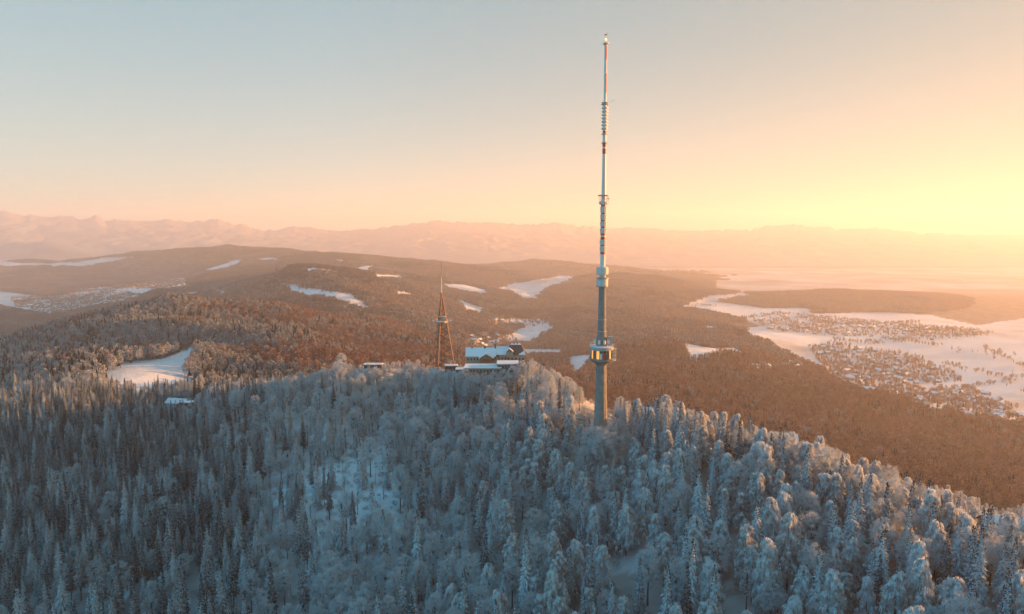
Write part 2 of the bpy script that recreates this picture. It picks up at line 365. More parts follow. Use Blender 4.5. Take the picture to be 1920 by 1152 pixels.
def build_terrain():
    U = np.linspace(-1.3, 1.3, 640); W = np.linspace(math.log(35), math.log(9000), 620)
    uu, ww = np.meshgrid(U, W); y = np.exp(ww); x = uu * y; z = ground(x, y)
    nr, nc = x.shape
    idx = np.arange(nr * nc).reshape(nr, nc)
    f = np.stack([idx[:-1, :-1], idx[:-1, 1:], idx[1:, 1:], idx[1:, :-1]], -1).reshape(-1, 4)
    me = np_mesh('terrain', np.stack([x, y, z], -1).reshape(-1, 3), f, smooth=True)
    fm = field_mask(x, y, z)
    px, py = to_px(x, y, z)
    wood = .25 + .65 * np.exp(-(((px - 640) / 170) ** 2 + ((py - 900) / 190) ** 2)) + .3 * (fbm(x / 14, y / 14, 3, 19) > .15)
    wood = np.where((y > 440) & (y < 500) & (x > -110) & (x < 25), .9, wood)
    strip = (px > 195) & (px < 385) & (y > 600) & (y < 860)
    haze_pale = .75 * sstep(4300, 5600, y) * (x / y > .1) * (z < CZ - 380) * (vnoise(x / 300, y / 300, 14) * .8 + .3)  # pales the far plain, painting haze into its colour so it melts away
    sn = np.where(y < 640, np.clip(wood, 0, 1), np.where(fm | strip, 1.0, haze_pale))
    a = me.attributes.new('snow_and_haze', 'FLOAT', 'POINT'); a.data.foreach_set('value', sn.ravel().astype(np.float32))
    m, t, n, l, b = mat('snowy_ground')
    at_ = n.new('ShaderNodeAttribute'); at_.attribute_name = 'snow_and_haze'
    x1 = noise_node(n, l, 0.02, 6); x2 = noise_node(n, l, 0.25, 4); x3 = noise_node(n, l, 0.0035, 5)
    floor_c = ramp(n, l, x1.outputs[0], [(0.35, (0.10, 0.08, 0.07)), (0.65, (0.22, 0.19, 0.17))]).outputs[0]
    snow_c = ramp(n, l, x2.outputs[0], [(0.30, (0.62, 0.66, 0.69)), (0.62, (0.80, 0.82, 0.84))]).outputs[0]
    stub = ramp(n, l, x3.outputs[0], [(0.42, (1, 1, 1)), (0.60, (0.86, 0.84, 0.82)), (0.66, (0.70, 0.62, 0.56))]).outputs[0]   # stubble and tracks showing through
    l.new(mixc(n, l, at_.outputs['Fac'], floor_c, mixc(n, l, 1.0, snow_c, stub, 'MULTIPLY')), b.inputs['Base Color'])
    b.inputs['Roughness'].default_value = 0.9; b.inputs['Specular IOR Level'].default_value = 0.15
    bp = n.new('ShaderNodeBump'); bp.inputs['Strength'].default_value = 0.6; bp.inputs['Distance'].default_value = 0.8
    l.new(x2.outputs[0], bp.inputs['Height']); l.new(bp.outputs[0], b.inputs['Normal'])
    o = link('terrain', me, None, (m,)); tag(o, kind='structure')
    return o
terrain = build_terrain()

# the alps, a range at the edge of the plain
ALPS = [(-900,396),(-400,405),(-200,398),(0,397),(12,396),(40,404),(60,402),(95,408),(112,404),(140,407),(150,414),(176,403),(200,413),(230,411),(262,415),(285,416),(312,411),(335,415),(352,418),
        (385,413),(410,409),(430,417),(460,422),(475,430),(520,431),(545,427),(562,422),(580,427),(600,431),(640,434),(700,430),(730,425),(780,418),(800,417),(820,413),(850,416),(880,417),(940,418),(1000,421),(1040,417),
        (1080,423),(1120,425),(1180,428),(1240,430),(1290,434),(1350,431),(1400,432),(1450,422),(1495,420),(1520,425),(1560,427),(1600,431),(1645,427),(1700,434),(1750,438),(1850,441),(1940,441),(2300,436),(3000,440)]
def build_alps():
    Y0, Y1 = 9000.0, 16000.0; crest_y = 14400.0
    xs = np.linspace(-13800, 14000, 1000); ys = np.linspace(Y0, Y1, 150)
    x, y = np.meshgrid(xs, ys)
    ap = np.array(ALPS, float); cx = np.array([ux(a, b) * crest_y for a, b in ap]); czz = np.array([-dn(b) * crest_y for a, b in ap])
    px = x / y * crest_y
    cs = np.interp(px, np.linspace(-20000, 30000, 60), np.convolve(np.interp(np.linspace(-20000, 30000, 60), cx, czz), [.25, .5, .25], 'same'))
    cz = np.interp(px, cx, czz) + 38 * (.45 - np.abs(fbm(px / 200, px * 0, 4, 81)) * 2)
    base = -415.0
    t = np.clip((y - Y0) / (crest_y - Y0), 0, 1); back = np.clip((Y1 - y) / (Y1 - crest_y), 0, 1)
    shape = np.where(y < crest_y, t ** 1.3, back ** 0.9)
    rn = (1 - np.abs(2 * fbm(x / 420 + .35 * fbm(x / 600, y / 600, 3, 5), y / 480, 6, 51))); rn2 = 1 - 2 * np.abs(fbm(x / 130, y / 260, 5, 61))
    z = base + (cs - base) * shape + (cz - cs) * shape ** 5 + (rn - 0.6) * 80 * np.sin(np.pi * np.clip(shape, 0, 1)) + (rn2 - 0.6) * 26 * shape
    # foothills in front of the range, higher on the left
    fh = 330 * np.exp(-((x / y + 0.72) / 0.26) ** 2) + 150 * np.exp(-((x / y + 0.25) / 0.2) ** 2)
    z = np.maximum(z, base + fh * np.exp(-((y - 10200) / 360) ** 2) * (0.8 + 0.4 * fbm(x / 1200, y / 700, 4, 71)))
    z = np.where(y <= Y0 + 1, base - 20, z); z = np.where(y >= Y1 - 1, base - 20, z)
    nr, nc = x.shape; idx = np.arange(nr * nc).reshape(nr, nc)
    f = np.stack([idx[:-1, :-1], idx[:-1, 1:], idx[1:, 1:], idx[1:, :-1]], -1).reshape(-1, 4)
    me = np_mesh('mountains', np.stack([x, y, CZ + z], -1).reshape(-1, 3), f, smooth=False)
    m, tr, n, l, b = mat('alpine_rock_and_snow')
    gg = n.new('ShaderNodeNewGeometry'); sx = n.new('ShaderNodeSeparateXYZ'); l.new(gg.outputs['Normal'], sx.inputs[0])
    x1 = noise_node(n, l, 0.004, 6)
    v = math_node(n, l, 'ADD', sx.outputs[2], math_node(n, l, 'MULTIPLY', math_node(n, l, 'SUBTRACT', x1.outputs[0], 0.5), 0.9))
    r = ramp(n, l, v, [(0.55, (0.10, 0.12, 0.16)), (0.95, (0.26, 0.27, 0.30))])
    l.new(r.outputs[0], b.inputs['Base Color']); b.inputs['Roughness'].default_value = 0.9
    o = link('mountains', me, None, (m,)); tag(o, kind='structure')
build_alps()
# the far plain below the haze, a sheet under everything
far = MB().box(-14000, 14000, -300, 16200, -6, -1).build('valley_floor', plain('far_plain', (0.5, 0.5, 0.5), scale=0.001)); tag(far, kind='structure')
# the lowest ground near the plain must stay above the sheet

# ------------------------------------------------------------------ trees
class RB:
    """ribbons: each is a row of cross sections (left, ridge, right); gives quads, with a material per quad"""
    def __init__(s): s.V = []; s.Q = []; s.T = []; s.n = 0
    def quads(s, P):               # P: (k strips, segments+1, w points, 3)
        k, m, wd, _ = P.shape
        idx = s.n + np.arange(k * m * wd).reshape(k, m, wd)
        s.Q.append(np.stack([idx[:, :-1, :-1], idx[:, :-1, 1:], idx[:, 1:, 1:], idx[:, 1:, :-1]], -1).reshape(-1, 4))
        s.V.append(P.reshape(-1, 3)); s.n += k * m * wd
    def tris(s, P):                # (k,3,3)
        idx = s.n + np.arange(len(P) * 3).reshape(-1, 3); s.T.append(idx); s.V.append(P.reshape(-1, 3)); s.n += len(P) * 3
    def mesh(s, name, mats):
        me = np_mesh(name, np.concatenate(s.V), s.Q + s.T)
        for m in mats: me.materials.append(m)
        return me

def ribbon(rb, P0, az, L, rise, droop, wid, seg=4, roof=0.35, tip=0.15, jag=0.3, r=None):
    """arrays of n branches: start P0 (n,3), azimuth, length, rise and droop (m), width; the cross section is a little roof"""
    r = r or rng; n = len(az); s = np.linspace(0, 1, seg + 1)[None, :]
    d = np.stack([np.cos(az), np.sin(az), 0 * az], -1); q = np.stack([-np.sin(az), np.cos(az), 0 * az], -1)
    bend = r.normal(0, 0.06, (n, 1)) * s ** 2 * L[:, None]
    out = s * L[:, None] * (1 - 0.12 * s)
    zz = rise[:, None] * np.sin(s * 1.9) - droop[:, None] * s ** 1.8
    Cn = P0[:, None, :] + out[..., None] * d[:, None, :] + bend[..., None] * q[:, None, :]
    Cn[..., 2] += zz
    prof = (0.35 + 0.65 * np.sin(np.pi * np.clip(s * 0.85 + 0.12, 0, 1))) * (1 - s * (1 - tip) * s)
    wj = wid[:, None] * prof * (1 + jag * r.uniform(-1, 1, (n, seg + 1)))
    wj2 = wid[:, None] * prof * (1 + jag * r.uniform(-1, 1, (n, seg + 1)))
    Lf = Cn + wj[..., None] * q[:, None, :]; Rt = Cn - wj2[..., None] * q[:, None, :]
    Lf[..., 2] -= roof * 2 * wj * (1 + 0.3 * r.uniform(-1, 1, wj.shape)); Rt[..., 2] -= roof * 2 * wj2
    Cn = Cn.copy(); Cn[..., 2] += 0.10 * wj
    rb.quads(np.stack([Lf, Cn, Rt], 2))
    return Cn, wj, q

def spruce_mesh(name, H, Rb, seed, mats, dens=1.0, droop=0.55, bare=0.12, gap=0.55, fine=True, roof=0.45, top_round=0.0):
    r = np.random.default_rng(seed); rb = RB()
    nl = int(H * (1 - bare) / gap * dens); z = []; az = []; Ls = []
    for k in range(nl):
        t = (k + 0.5) / nl
        zz = H * (bare + (1 - bare) * t); rad = Rb * ((1 - t) ** (0.85 - 0.4 * top_round) * 0.96 + 0.05) * (1.0 - 0.25 * max(0, 0.16 - t) / 0.16)
        nb = max(4, int(round((5 + 5 * (1 - t)))))
        a0 = r.uniform(0, 6.28)
        for j in range(nb):
            if r.random() < 0.10: continue
            z.append(zz + r.uniform(-0.25, 0.25)); az.append(a0 + 6.283 * j / nb + r.normal(0, 0.16)); Ls.append(rad * r.uniform(0.72, 1.18))
    z = np.array(z); az = np.array(az); L = np.array(Ls); P0 = np.stack([0 * z, 0 * z, z], -1)
    dr = L * droop * r.uniform(0.75, 1.25, len(L)) * (0.65 + 0.5 * (1 - z / H)); ri = L * 0.10 * r.uniform(0, 1.4, len(L))
    Cn, wj, q = ribbon(rb, P0, az, L, ri, dr, 0.05 + L * 0.15, seg=5 if fine else 3, roof=roof, r=r)
    if fine:   # side sprays hanging from each branch
        n, m, _ = Cn.shape
        for k in range(1, m - 1):
            for sgn in (1, -1):
                base = Cn[:, k]; a2 = az + sgn * r.uniform(0.55, 0.95, n); l2 = L * (0.34 - 0.05 * k) * r.uniform(0.7, 1.2, n)
                keep = l2 > 0.18
                if keep.any(): ribbon(rb, base[keep] - [0, 0, 0.04], a2[keep], l2[keep], 0 * l2[keep], l2[keep] * (droop * 1.5), 0.03 + l2[keep] * 0.13, seg=2, roof=roof, r=r)
        # hanging twigs, dark curtain under each branch
        k = r.integers(1, m - 1, 2 * n); i = np.tile(np.arange(n), 2); b = Cn[i, k] + r.normal(0, 0.08, (2 * n, 3)) * [1, 1, 0]
        hl = 0.25 + 0.25 * r.random(2 * n); wq = q[i] * 0; d2 = np.stack([np.cos(az[i]), np.sin(az[i]), 0 * az[i]], -1) * 0.16
        rb.tris(np.stack([b - d2, b + d2, b - np.stack([0 * hl, 0 * hl, hl + 0.15], -1)], 1))
    # leader
    ribbon(rb, np.array([[0, 0, H - 0.6]] * 4), np.arange(4) * 1.57, np.full(4, 0.22), np.full(4, 0.8), np.full(4, 0.0), np.full(4, 0.08), seg=2, r=r)
    return rb.mesh(name, mats)

def trunk_mb(H, r0, lean=0.0, seed=0, limbs=None):
    r = random.Random(seed); mb = MB(); p = Vector((0, 0, -1.5)); n = 4
    for k in range(n):
        qn = Vector((lean * H * ((k + 1) / n) ** 1.5 + r.uniform(-.1, .1), r.uniform(-.15, .15), H * (k + 1) / n))
        mb.bar(p, qn, r0 * (1 - k / n * 0.85), r0 * (1 - (k + 1) / n * 0.85), n=6); p = qn
    for a, b, ra in (limbs or []): mb.bar(a, b, ra, ra * 0.4, n=4)
    return mb

def broad_tree(name, H, Rc, seed, mats, n_clump=60, per=26, arch=0.6, hang=1.3, cbase=0.38, twig=0.13, clump=1.25, weep=0.0):
    """crown of frosted twig sprays on limbs; returns crown mesh, trunk MB"""
    r = np.random.default_rng(seed); rb = RB(); rr = random.Random(seed)
    zc = H * (cbase + (1 - cbase) * 0.5); hz = H * (1 - cbase) * 0.5
    pts = []; tries = 0
    while len(pts) < n_clump and tries < 5000:
        tries += 1
        v = r.normal(0, 1, 3); v /= np.linalg.norm(v); rad = r.uniform(0.35, 1.0) ** 0.45
        lob = 1 + 0.22 * math.sin(3 * math.atan2(v[1], v[0]) + seed) + 0.12 * math.sin(5 * v[2] + seed * 2)
        p = np.array([v[0] * Rc * lob, v[1] * Rc * lob, v[2] * hz]) * rad * 0.9
        p[2] += zc
        if any(np.linalg.norm((p - q2) * [1, 1, 0.8]) < clump * 0.62 for q2 in pts): continue
        pts.append(p)
    pts = np.array(pts); n = len(pts)
    cs = clump * r.uniform(0.65, 1.25, n)
    # twig sprays: up, out and over
    i = np.repeat(np.arange(n), per); k = len(i)
    outw = np.arctan2(pts[i, 1], pts[i, 0]); az = outw + r.normal(0, 1.5, k)
    L = cs[i] * r.uniform(0.45, 1.15, k); up = r.uniform(0.0, 1.0, k)
    st = pts[i] + r.normal(0, 0.22, (k, 3)) * cs[i][:, None]
    ribbon(rb, st, az, L * (0.9 - 0.5 * weep), L * arch * up, L * (hang * (0.3 + r.random(k)) * (0.5 + 0.8 * weep)), np.full(k, twig) * r.uniform(0.6, 1.4, k), seg=3, roof=0.4, tip=0.25, jag=0.45, r=r)
    # fine upright twigs on the outline
    k = n * 6; i = np.repeat(np.arange(n), 6); b = pts[i] + r.normal(0, 0.35, (k, 3)) * cs[i][:, None]
    dv = (b - [0, 0, zc * 0.75]); dv /= np.linalg.norm(dv, axis=1)[:, None]; dv += r.normal(0, 0.35, (k, 3)); l = 0.8 * cs[i] * r.uniform(0.6, 1.3, k)
    sd2 = np.cross(dv, r.normal(0, 1, (k, 3))); sd2 /= np.linalg.norm(sd2, axis=1)[:, None]; sd2 *= twig * 0.45
    rb.tris(np.stack([b - sd2, b + sd2, b + dv * l[:, None]], 1))
    limbs = []; th = H * 0.72
    for p in pts[:: max(1, n // 22)]:
        zt = min(th, max(H * cbase * 0.8, p[2] - 0.55 * math.hypot(p[0], p[1]) - 1)); mid = (p[0] * .45, p[1] * .45, zt + (p[2] - zt) * .55)
        limbs += [((0, 0, zt), mid, 0.09), (mid, tuple(p), 0.05)]
    return rb.mesh(name, mats), trunk_mb(th, 0.20 + H * 0.006, rr.uniform(-.02, .02), seed, limbs)

def drooping_tree(name, H, Rc, seed, mats):
    """a tree bowed down by frost: arching boughs, each a sheaf of hanging sprays"""
    r = np.random.default_rng(seed); rb = RB()
    nb = 105; t = r.uniform(0.0, 1.0, nb) ** 0.85
    z0 = H * (0.24 + 0.75 * t); az = r.uniform(0, 6.283, nb); L = Rc * (0.22 + 0.80 * (1 - t) ** .8 * (0.6 + 0.4 * np.minimum(1, t / .25))) * r.uniform(0.5, 1.3, nb)
    for s_ in range(3):
        f = (s_ + 1) / 3.0
        m = nb * (6 + 4 * s_); i = r.integers(0, nb, m)
        st = np.stack([np.cos(az[i]) * L[i] * f * .7, np.sin(az[i]) * L[i] * f * .7, z0[i] + 0.5 * f - 0.9 * f * f * L[i] * .40], -1) + r.normal(0, 0.20, (m, 3))
        l = r.uniform(0.6, 1.4, m) * (0.5 + Rc * 0.14)
        ribbon(rb, st, az[i] + r.normal(0, 0.6, m), l * 0.6, l * 0.18, l * r.uniform(1.0, 2.3, m), r.uniform(0.055, 0.14, m), seg=4, roof=0.5, tip=0.2, jag=0.5, r=r)
    limbs = []
    for k in range(0, nb, 3):
        e = (math.cos(az[k]) * L[k] * .6, math.sin(az[k]) * L[k] * .6, z0[k] + 0.2); limbs.append(((0, 0, max(H * .3, z0[k] - 1.2)), e, 0.07))
    return rb.mesh(name, mats), trunk_mb(H * 0.93, 0.24, 0.015, seed, limbs)

def low_spruce(name, H, Rb, seed, mats, tiers=7, k=7):
    r = np.random.default_rng(seed); rb = RB(); T = []
    for i in range(tiers):
        t = i / tiers; z1 = H * (0.10 + 0.90 * t); z2 = min(H, z1 + H * 0.26); rad = Rb * (1 - t) ** 0.85 + 0.15
        a0 = r.uniform(0, 6)
        for j in range(k):
            a = a0 + 6.283 * j / k; a1 = a - 3.3 / k; a2 = a + 3.3 / k; rr_ = rad * r.uniform(0.7, 1.25); ri = rad * 0.35
            T.append([(0, 0, z2), (math.cos(a1) * ri, math.sin(a1) * ri, z1 + H * .03), (math.cos(a) * rr_, math.sin(a) * rr_, z1 - r.uniform(0, .06) * H)])
            T.append([(0, 0, z2), (math.cos(a) * rr_, math.sin(a) * rr_, z1 - r.uniform(0, .06) * H), (math.cos(a2) * ri, math.sin(a2) * ri, z1 + H * .03)])
    rb.tris(np.array(T)); return rb.mesh(name, mats)

def low_broad(name, H, Rc, seed, mats, n=90, size=1.0, trunk=True):
    r = np.random.default_rng(seed); rb = RB()
    v = r.normal(0, 1, (n, 3)); v /= np.linalg.norm(v, axis=1)[:, None]; rad = r.uniform(0.3, 1, n) ** 0.4
    th = np.arctan2(v[:, 1], v[:, 0]); lob = 1 + 0.25 * np.sin(3 * th + seed)
    p = v * np.stack([Rc * lob, Rc * lob, np.full(n, H * 0.34)], -1) * rad[:, None] + [0, 0, H * 0.64]
    up = v + [0, 0, 0.9]; up /= np.linalg.norm(up, axis=1)[:, None]
    q1 = np.cross(up, r.normal(0, 1, (n, 3))); q1 /= np.linalg.norm(q1, axis=1)[:, None]; q2 = np.cross(up, q1)
    s = size * r.uniform(0.6, 1.2, n)[:, None]
    a = p + up * s * 1.1; b1 = p + q1 * s - up * s * .3; b2 = p - q1 * s * .6 + q2 * s * .8 - up * s * .3; b3 = p - q1 * s * .6 - q2 * s * .8 - up * s * .3
    rb.tris(np.concatenate([np.stack([a, b1, b2], 1), np.stack([a, b2, b3], 1), np.stack([a, b3, b1], 1)]))
    if trunk:
        t = np.array([[(-.18, 0, -1), (.18, 0, -1), (0, 0, H * .7)], [(0, -.18, -1), (0, .18, -1), (0, 0, H * .7)]]); rb.tris(t)
    return rb.mesh(name, mats)

def join_meshes(name, parts, mats):
    """parts: list of (mesh, (x, y, z), rot, scale, material index)"""
    V = []; Fq = []; Ft = []; Mq = []; Mt = []; n = 0
    for me, loc, rot, sc, mi in parts:
        v = np.empty(len(me.vertices) * 3, np.float32); me.vertices.foreach_get('co', v); v = v.reshape(-1, 3) * sc
        cc, ss = math.cos(rot), math.sin(rot); v = np.stack([v[:, 0] * cc - v[:, 1] * ss, v[:, 0] * ss + v[:, 1] * cc, v[:, 2]], -1) + np.array(loc)
        V.append(v); li = np.empty(len(me.loops), np.int32); me.loops.foreach_get('vertex_index', li)
        lt = np.empty(len(me.polygons), np.int32); me.polygons.foreach_get('loop_total', lt)
        ls = np.empty(len(me.polygons), np.int32); me.polygons.foreach_get('loop_start', ls)
        for cnt, F_, M_ in ((4, Fq, Mq), (3, Ft, Mt)):
            s_ = ls[lt == cnt]
            if len(s_): F_.append(li[s_[:, None] + np.arange(cnt)] + n); M_.append(np.full(len(s_), mi))
        oth = ls[lt > 4]; otl = lt[lt > 4]
        for a, b in zip(oth, otl):
            fan = li[a:a + b]; tr = np.stack([np.full(b - 2, fan[0]), fan[1:-1], fan[2:]], -1) + n; Ft.append(tr); Mt.append(np.full(b - 2, mi))
        n += len(v)
    fs = []; ms = []
    if Fq: fs.append(np.concatenate(Fq)); ms.append(np.concatenate(Mq))
    if Ft: fs.append(np.concatenate(Ft)); ms.append(np.concatenate(Mt))
    me = np_mesh(name, np.concatenate(V), fs, np.concatenate(ms))
    for m in mats: me.materials.append(m)
    return me

# prototypes: (crown mesh, trunk mesh)
P_SPR, P_DRK, P_BRD, P_DRP, P_THIN = [], [], [], [], []
def _tm(mb, name):
    me = bpy.data.meshes.new(name); me.from_pydata(mb.v, [], mb.f); me.update(); me.materials.append(M['bark']); return me
for k, (H, Rb) in enumerate([(23, 3.5), (20, 3.2), (25, 3.3), (18, 3.1), (22, 4.0)]):
    P_SPR.append((spruce_mesh('spruce_crown', H, Rb, 10 + k, [M['spruce']], bare=.08 + .03 * k), _tm(trunk_mb(H * .98, .26, 0, k), 'spruce_trunk')))
for k, (H, Rb) in enumerate([(24, 2.7), (20, 2.5), (22, 2.9)]):
    P_DRK.append((spruce_mesh('spruce_crown', H, Rb, 30 + k, [M['spruce_dark']], bare=.22, dens=.85), _tm(trunk_mb(H * .98, .22, 0, 9 + k), 'spruce_trunk')))
for k, (H, Rc) in enumerate([(20, 4.4), (17, 3.8), (21, 4.0), (15, 4.2), (18, 3.2)]):
    cr, tr = broad_tree('beech_crown', H, Rc, 50 + k, [M['frost']], n_clump=95, per=34, clump=1.2, twig=.065, cbase=.26 + .04 * (k % 3)); P_BRD.append((cr, _tm(tr, 'beech_trunk')))
for k, (H, Rc) in enumerate([(19, 5.6), (21, 4.8), (16, 5.2), (20, 4.2), (18, 6.4), (22, 5.4), (17, 4.4)]):
    cr, tr = drooping_tree('laden_crown', H, Rc, 80 + k, [M['laden']]); P_DRP.append((cr, _tm(tr, 'laden_trunk')))
for k, (H, Rc) in enumerate([(17, 2.2), (14, 1.9), (19, 2.5), (12, 2.4)]):
    cr, tr = broad_tree('young_crown', H, Rc, 110 + k, [M['frost']], n_clump=34, per=14, clump=.9, twig=.08, cbase=.30); P_THIN.append((cr, _tm(tr, 'young_trunk')))
P_BRN = []
for k, (H, Rc) in enumerate([(19, 4.0), (17, 3.6), (21, 4.2)]):
    cr, tr = broad_tree('beech_crown', H, Rc, 140 + k, [M['brown']], n_clump=70, per=14, clump=1.2, twig=.07, cbase=.32, hang=.5, arch=1.2); P_BRN.append((cr, _tm(tr, 'beech_trunk')))

def proto_join(name, lst, mats):
    return [join_meshes(name + '_' + 'abcdefgh'[k], [(c_, (0,0,0), 0, 1, 0), (t_, (0,0,0), 0, 1, 1)], mats) for k, (c_, t_) in enumerate(lst)]

def stuff_scatter(name, meshes, pts, rot, scl, idx, tilt=None):
    """one object that places copies of the meshes on points"""
    col = bpy.data.collections.new(name + '_kinds')
    for k, me in enumerate(meshes):
        o = bpy.data.objects.new('%s_%02d' % (name, k), me); col.objects.link(o)
    pm = bpy.data.meshes.new(name); pm.vertices.add(len(pts)); pm.vertices.foreach_set('co', np.asarray(pts, np.float32).ravel())
    for nm, ty, dat in (('spin', 'FLOAT', rot), ('size', 'FLOAT', scl), ('which', 'INT', idx)):
        a = pm.attributes.new(nm, ty, 'POINT'); a.data.foreach_set('value', np.asarray(dat, np.float32 if ty == 'FLOAT' else np.int32))
    o = link(name, pm); tag(o, kind='stuff')
    ng = bpy.data.node_groups.new(name, 'GeometryNodeTree'); ng.interface.new_socket('Geometry', in_out='INPUT', socket_type='NodeSocketGeometry')
    ng.interface.new_socket('Geometry', in_out='OUTPUT', socket_type='NodeSocketGeometry')
    n, l = ng.nodes, ng.links; gi = n.new('NodeGroupInput'); go = n.new('NodeGroupOutput')
    ci = n.new('GeometryNodeCollectionInfo'); ci.inputs[0].default_value = col; ci.inputs['Separate Children'].default_value = True; ci.inputs['Reset Children'].default_value = True
    ip = n.new('GeometryNodeInstanceOnPoints'); ip.inputs['Pick Instance'].default_value = True
    def attr(nm, ty):
        a = n.new('GeometryNodeInputNamedAttribute'); a.data_type = ty; a.inputs['Name'].default_value = nm; return a.outputs['Attribute']
    cx = n.new('ShaderNodeCombineXYZ'); l.new(attr('spin', 'FLOAT'), cx.inputs[2])
    l.new(gi.outputs[0], ip.inputs['Points']); l.new(ci.outputs[0], ip.inputs['Instance']); l.new(attr('which', 'INT'), ip.inputs['Instance Index'])
    l.new(cx.outputs[0], ip.inputs['Rotation']); l.new(attr('size', 'FLOAT'), ip.inputs['Scale']); l.new(ip.outputs[0], go.inputs[0])
    md = o.modifiers.new('scatter', 'NODES'); md.node_group = ng
    return o

def jgrid(y0, y1, u0, u1, sp, seed):
    """a jittered grid of points between distances y0 and y1 within directions u0 to u1"""
    r = np.random.default_rng(seed); X = np.arange(u0 * y1, u1 * y1, sp); Y = np.arange(y0, y1, sp * .9)
    x, y = np.meshgrid(X, Y); x = x + (np.arange(len(Y)) % 2)[:, None] * sp / 2
    x = (x + r.uniform(-.42, .42, x.shape) * sp).ravel(); y = (y + r.uniform(-.42, .42, y.shape) * sp).ravel()
    k = (x / y > u0) & (x / y < u1) & (y > y0) & (y < y1); return x[k], y[k]

# --- which tree grows where on the near ridge
TOWER_XY = (ux(1129, 576) * 307, 307.0)
CLEAR = [(TOWER_XY[0], TOWER_XY[1], 7)]            # (x, y, radius) kept free of trees
def clear_px(px, py, y, rad): p = at(px, py, y); CLEAR.append((p[0], p[1], rad))
for a in [(834,690,485,11),(875,690,465,8),(895,692,458,10),(925,694,455,13),(955,694,455,12),(985,697,452,9),(905,700,438,6),(940,702,436,6),(970,704,434,6),
          (335,758,545,14),(350,758,545,9),(315,757,548,9),(265,748,560,8)]: clear_px(*a)
def near_zone():
    x, y = jgrid(95, 640, -1.0, 1.15, 5.8, 5); z = ground(x, y); px, py = to_px(x, y, z)
    keep = ~field_mask(x, y, z)
    for a, b, r_ in CLEAR: keep &= (x - a) ** 2 + (y - b) ** 2 > r_ ** 2
    # how open the wood is: a sparse snowy slope left of the middle
    q = fbm(x / 38, y / 38, 3, 200)
    open_ = np.exp(-(((px - 640) / 130) ** 2 + ((py - 930) / 150) ** 2)) + .6 * np.exp(-(((px - 330) / 60) ** 2 + ((py - 900) / 60) ** 2)) + .9 * np.exp(-(((px - 1130) / 60) ** 2 + ((py - 1090) / 40) ** 2)) + .5 * np.exp(-(((px - 20) / 60) ** 2 + ((py - 1050) / 50) ** 2))
    dens = np.clip(.66 + .5 * q - .28 * open_, .3, 1)
    keep &= rng.random(len(x)) < dens
    x, y, z, px, py, open_, q = [a[keep] for a in (x, y, z, px, py, open_, q)]
    r1 = fbm(x / 30 + 9, y / 30, 3, 300); r2 = rng.random(len(x))
    kind = np.full(len(x), 2)                     # 0 spruce, 1 dark spruce, 2 beech, 3 laden, 4 young
    left = sstep(700, 300, px); right = sstep(820, 1080, px)
    ps = .16 + .74 * left * sstep(720, 820, py) + .45 * np.exp(-(((px - 820) / 240) ** 2 + ((py - 1080) / 110) ** 2)) + .6 * np.exp(-(((px - 1250) / 70) ** 2 + ((py - 800) / 50) ** 2)) + .12 * right
    kind[r2 < ps + .35 * r1] = 0
    m = (kind == 0) & (rng.random(len(x)) < .15 + .62 * left); kind[m] = 1
    pl = right * sstep(790, 850, py) * .70; m = (kind == 2) & (rng.random(len(x)) < pl); kind[m] = 3
    m = (kind == 2) & (rng.random(len(x)) < .15 + .75 * np.clip(open_, 0, 1)); kind[m] = 4
    return x, y, z, px, py, kind
NX, NY, NZ, NPX, NPY, NK = near_zone()
NROT = rng.uniform(0, 6.283, len(NX)); NSC = rng.uniform(.72, 1.18, len(NX)) * np.where(NK == 4, .7, 1.0)
NSC *= np.where(NPX < 620, np.where(NK <= 1, 1.10, .86), 1.0) * np.where((NK <= 1) & (NPX >= 620), 1.08, 1.0)
# smaller trees along the flat crest round the hotel so that the view stays open
crest_m = (NY > 425) & (NY < 500) & (NPX > 640) & (NPX < 1010); NSC[crest_m] *= .8
tw_m = ((NX - TOWER_XY[0]) ** 2 + (NY - TOWER_XY[1]) ** 2 < 22 ** 2); NSC[tw_m] *= .8
PROTO = [P_SPR, P_DRK, P_BRD, P_DRP, P_THIN]
# how high the wood may grow: its outline against what lies behind
LIM = np.array([(-900,620),(0,640),(60,650),(120,655),(170,668),(195,690),(215,716),(240,722),(248,738),(282,740),(290,728),(300,745),(310,757),(362,757),(372,735),(400,714),(450,704),(500,700),(560,696),(615,690),(632,668),(650,672),(665,690),(700,688),(740,682),(800,680),(806,692),(862,694),
 (872,692),(900,698),(940,696),(950,688),(968,690),(985,676),(1010,674),(1040,690),(1075,712),(1100,730),(1112,795),(1140,797),(1150,742),(1178,742),(1200,755),(1225,730),(1240,722),(1265,738),(1300,758),(1340,762),(1400,775),(1440,790),(1500,812),(1560,825),(1620,850),(1700,880),(1760,905),(1830,935),(1880,960),(1920,950),(2600,1000)], float)
NV = np.array([rng.integers(0, len(PROTO[k])) for k in NK])
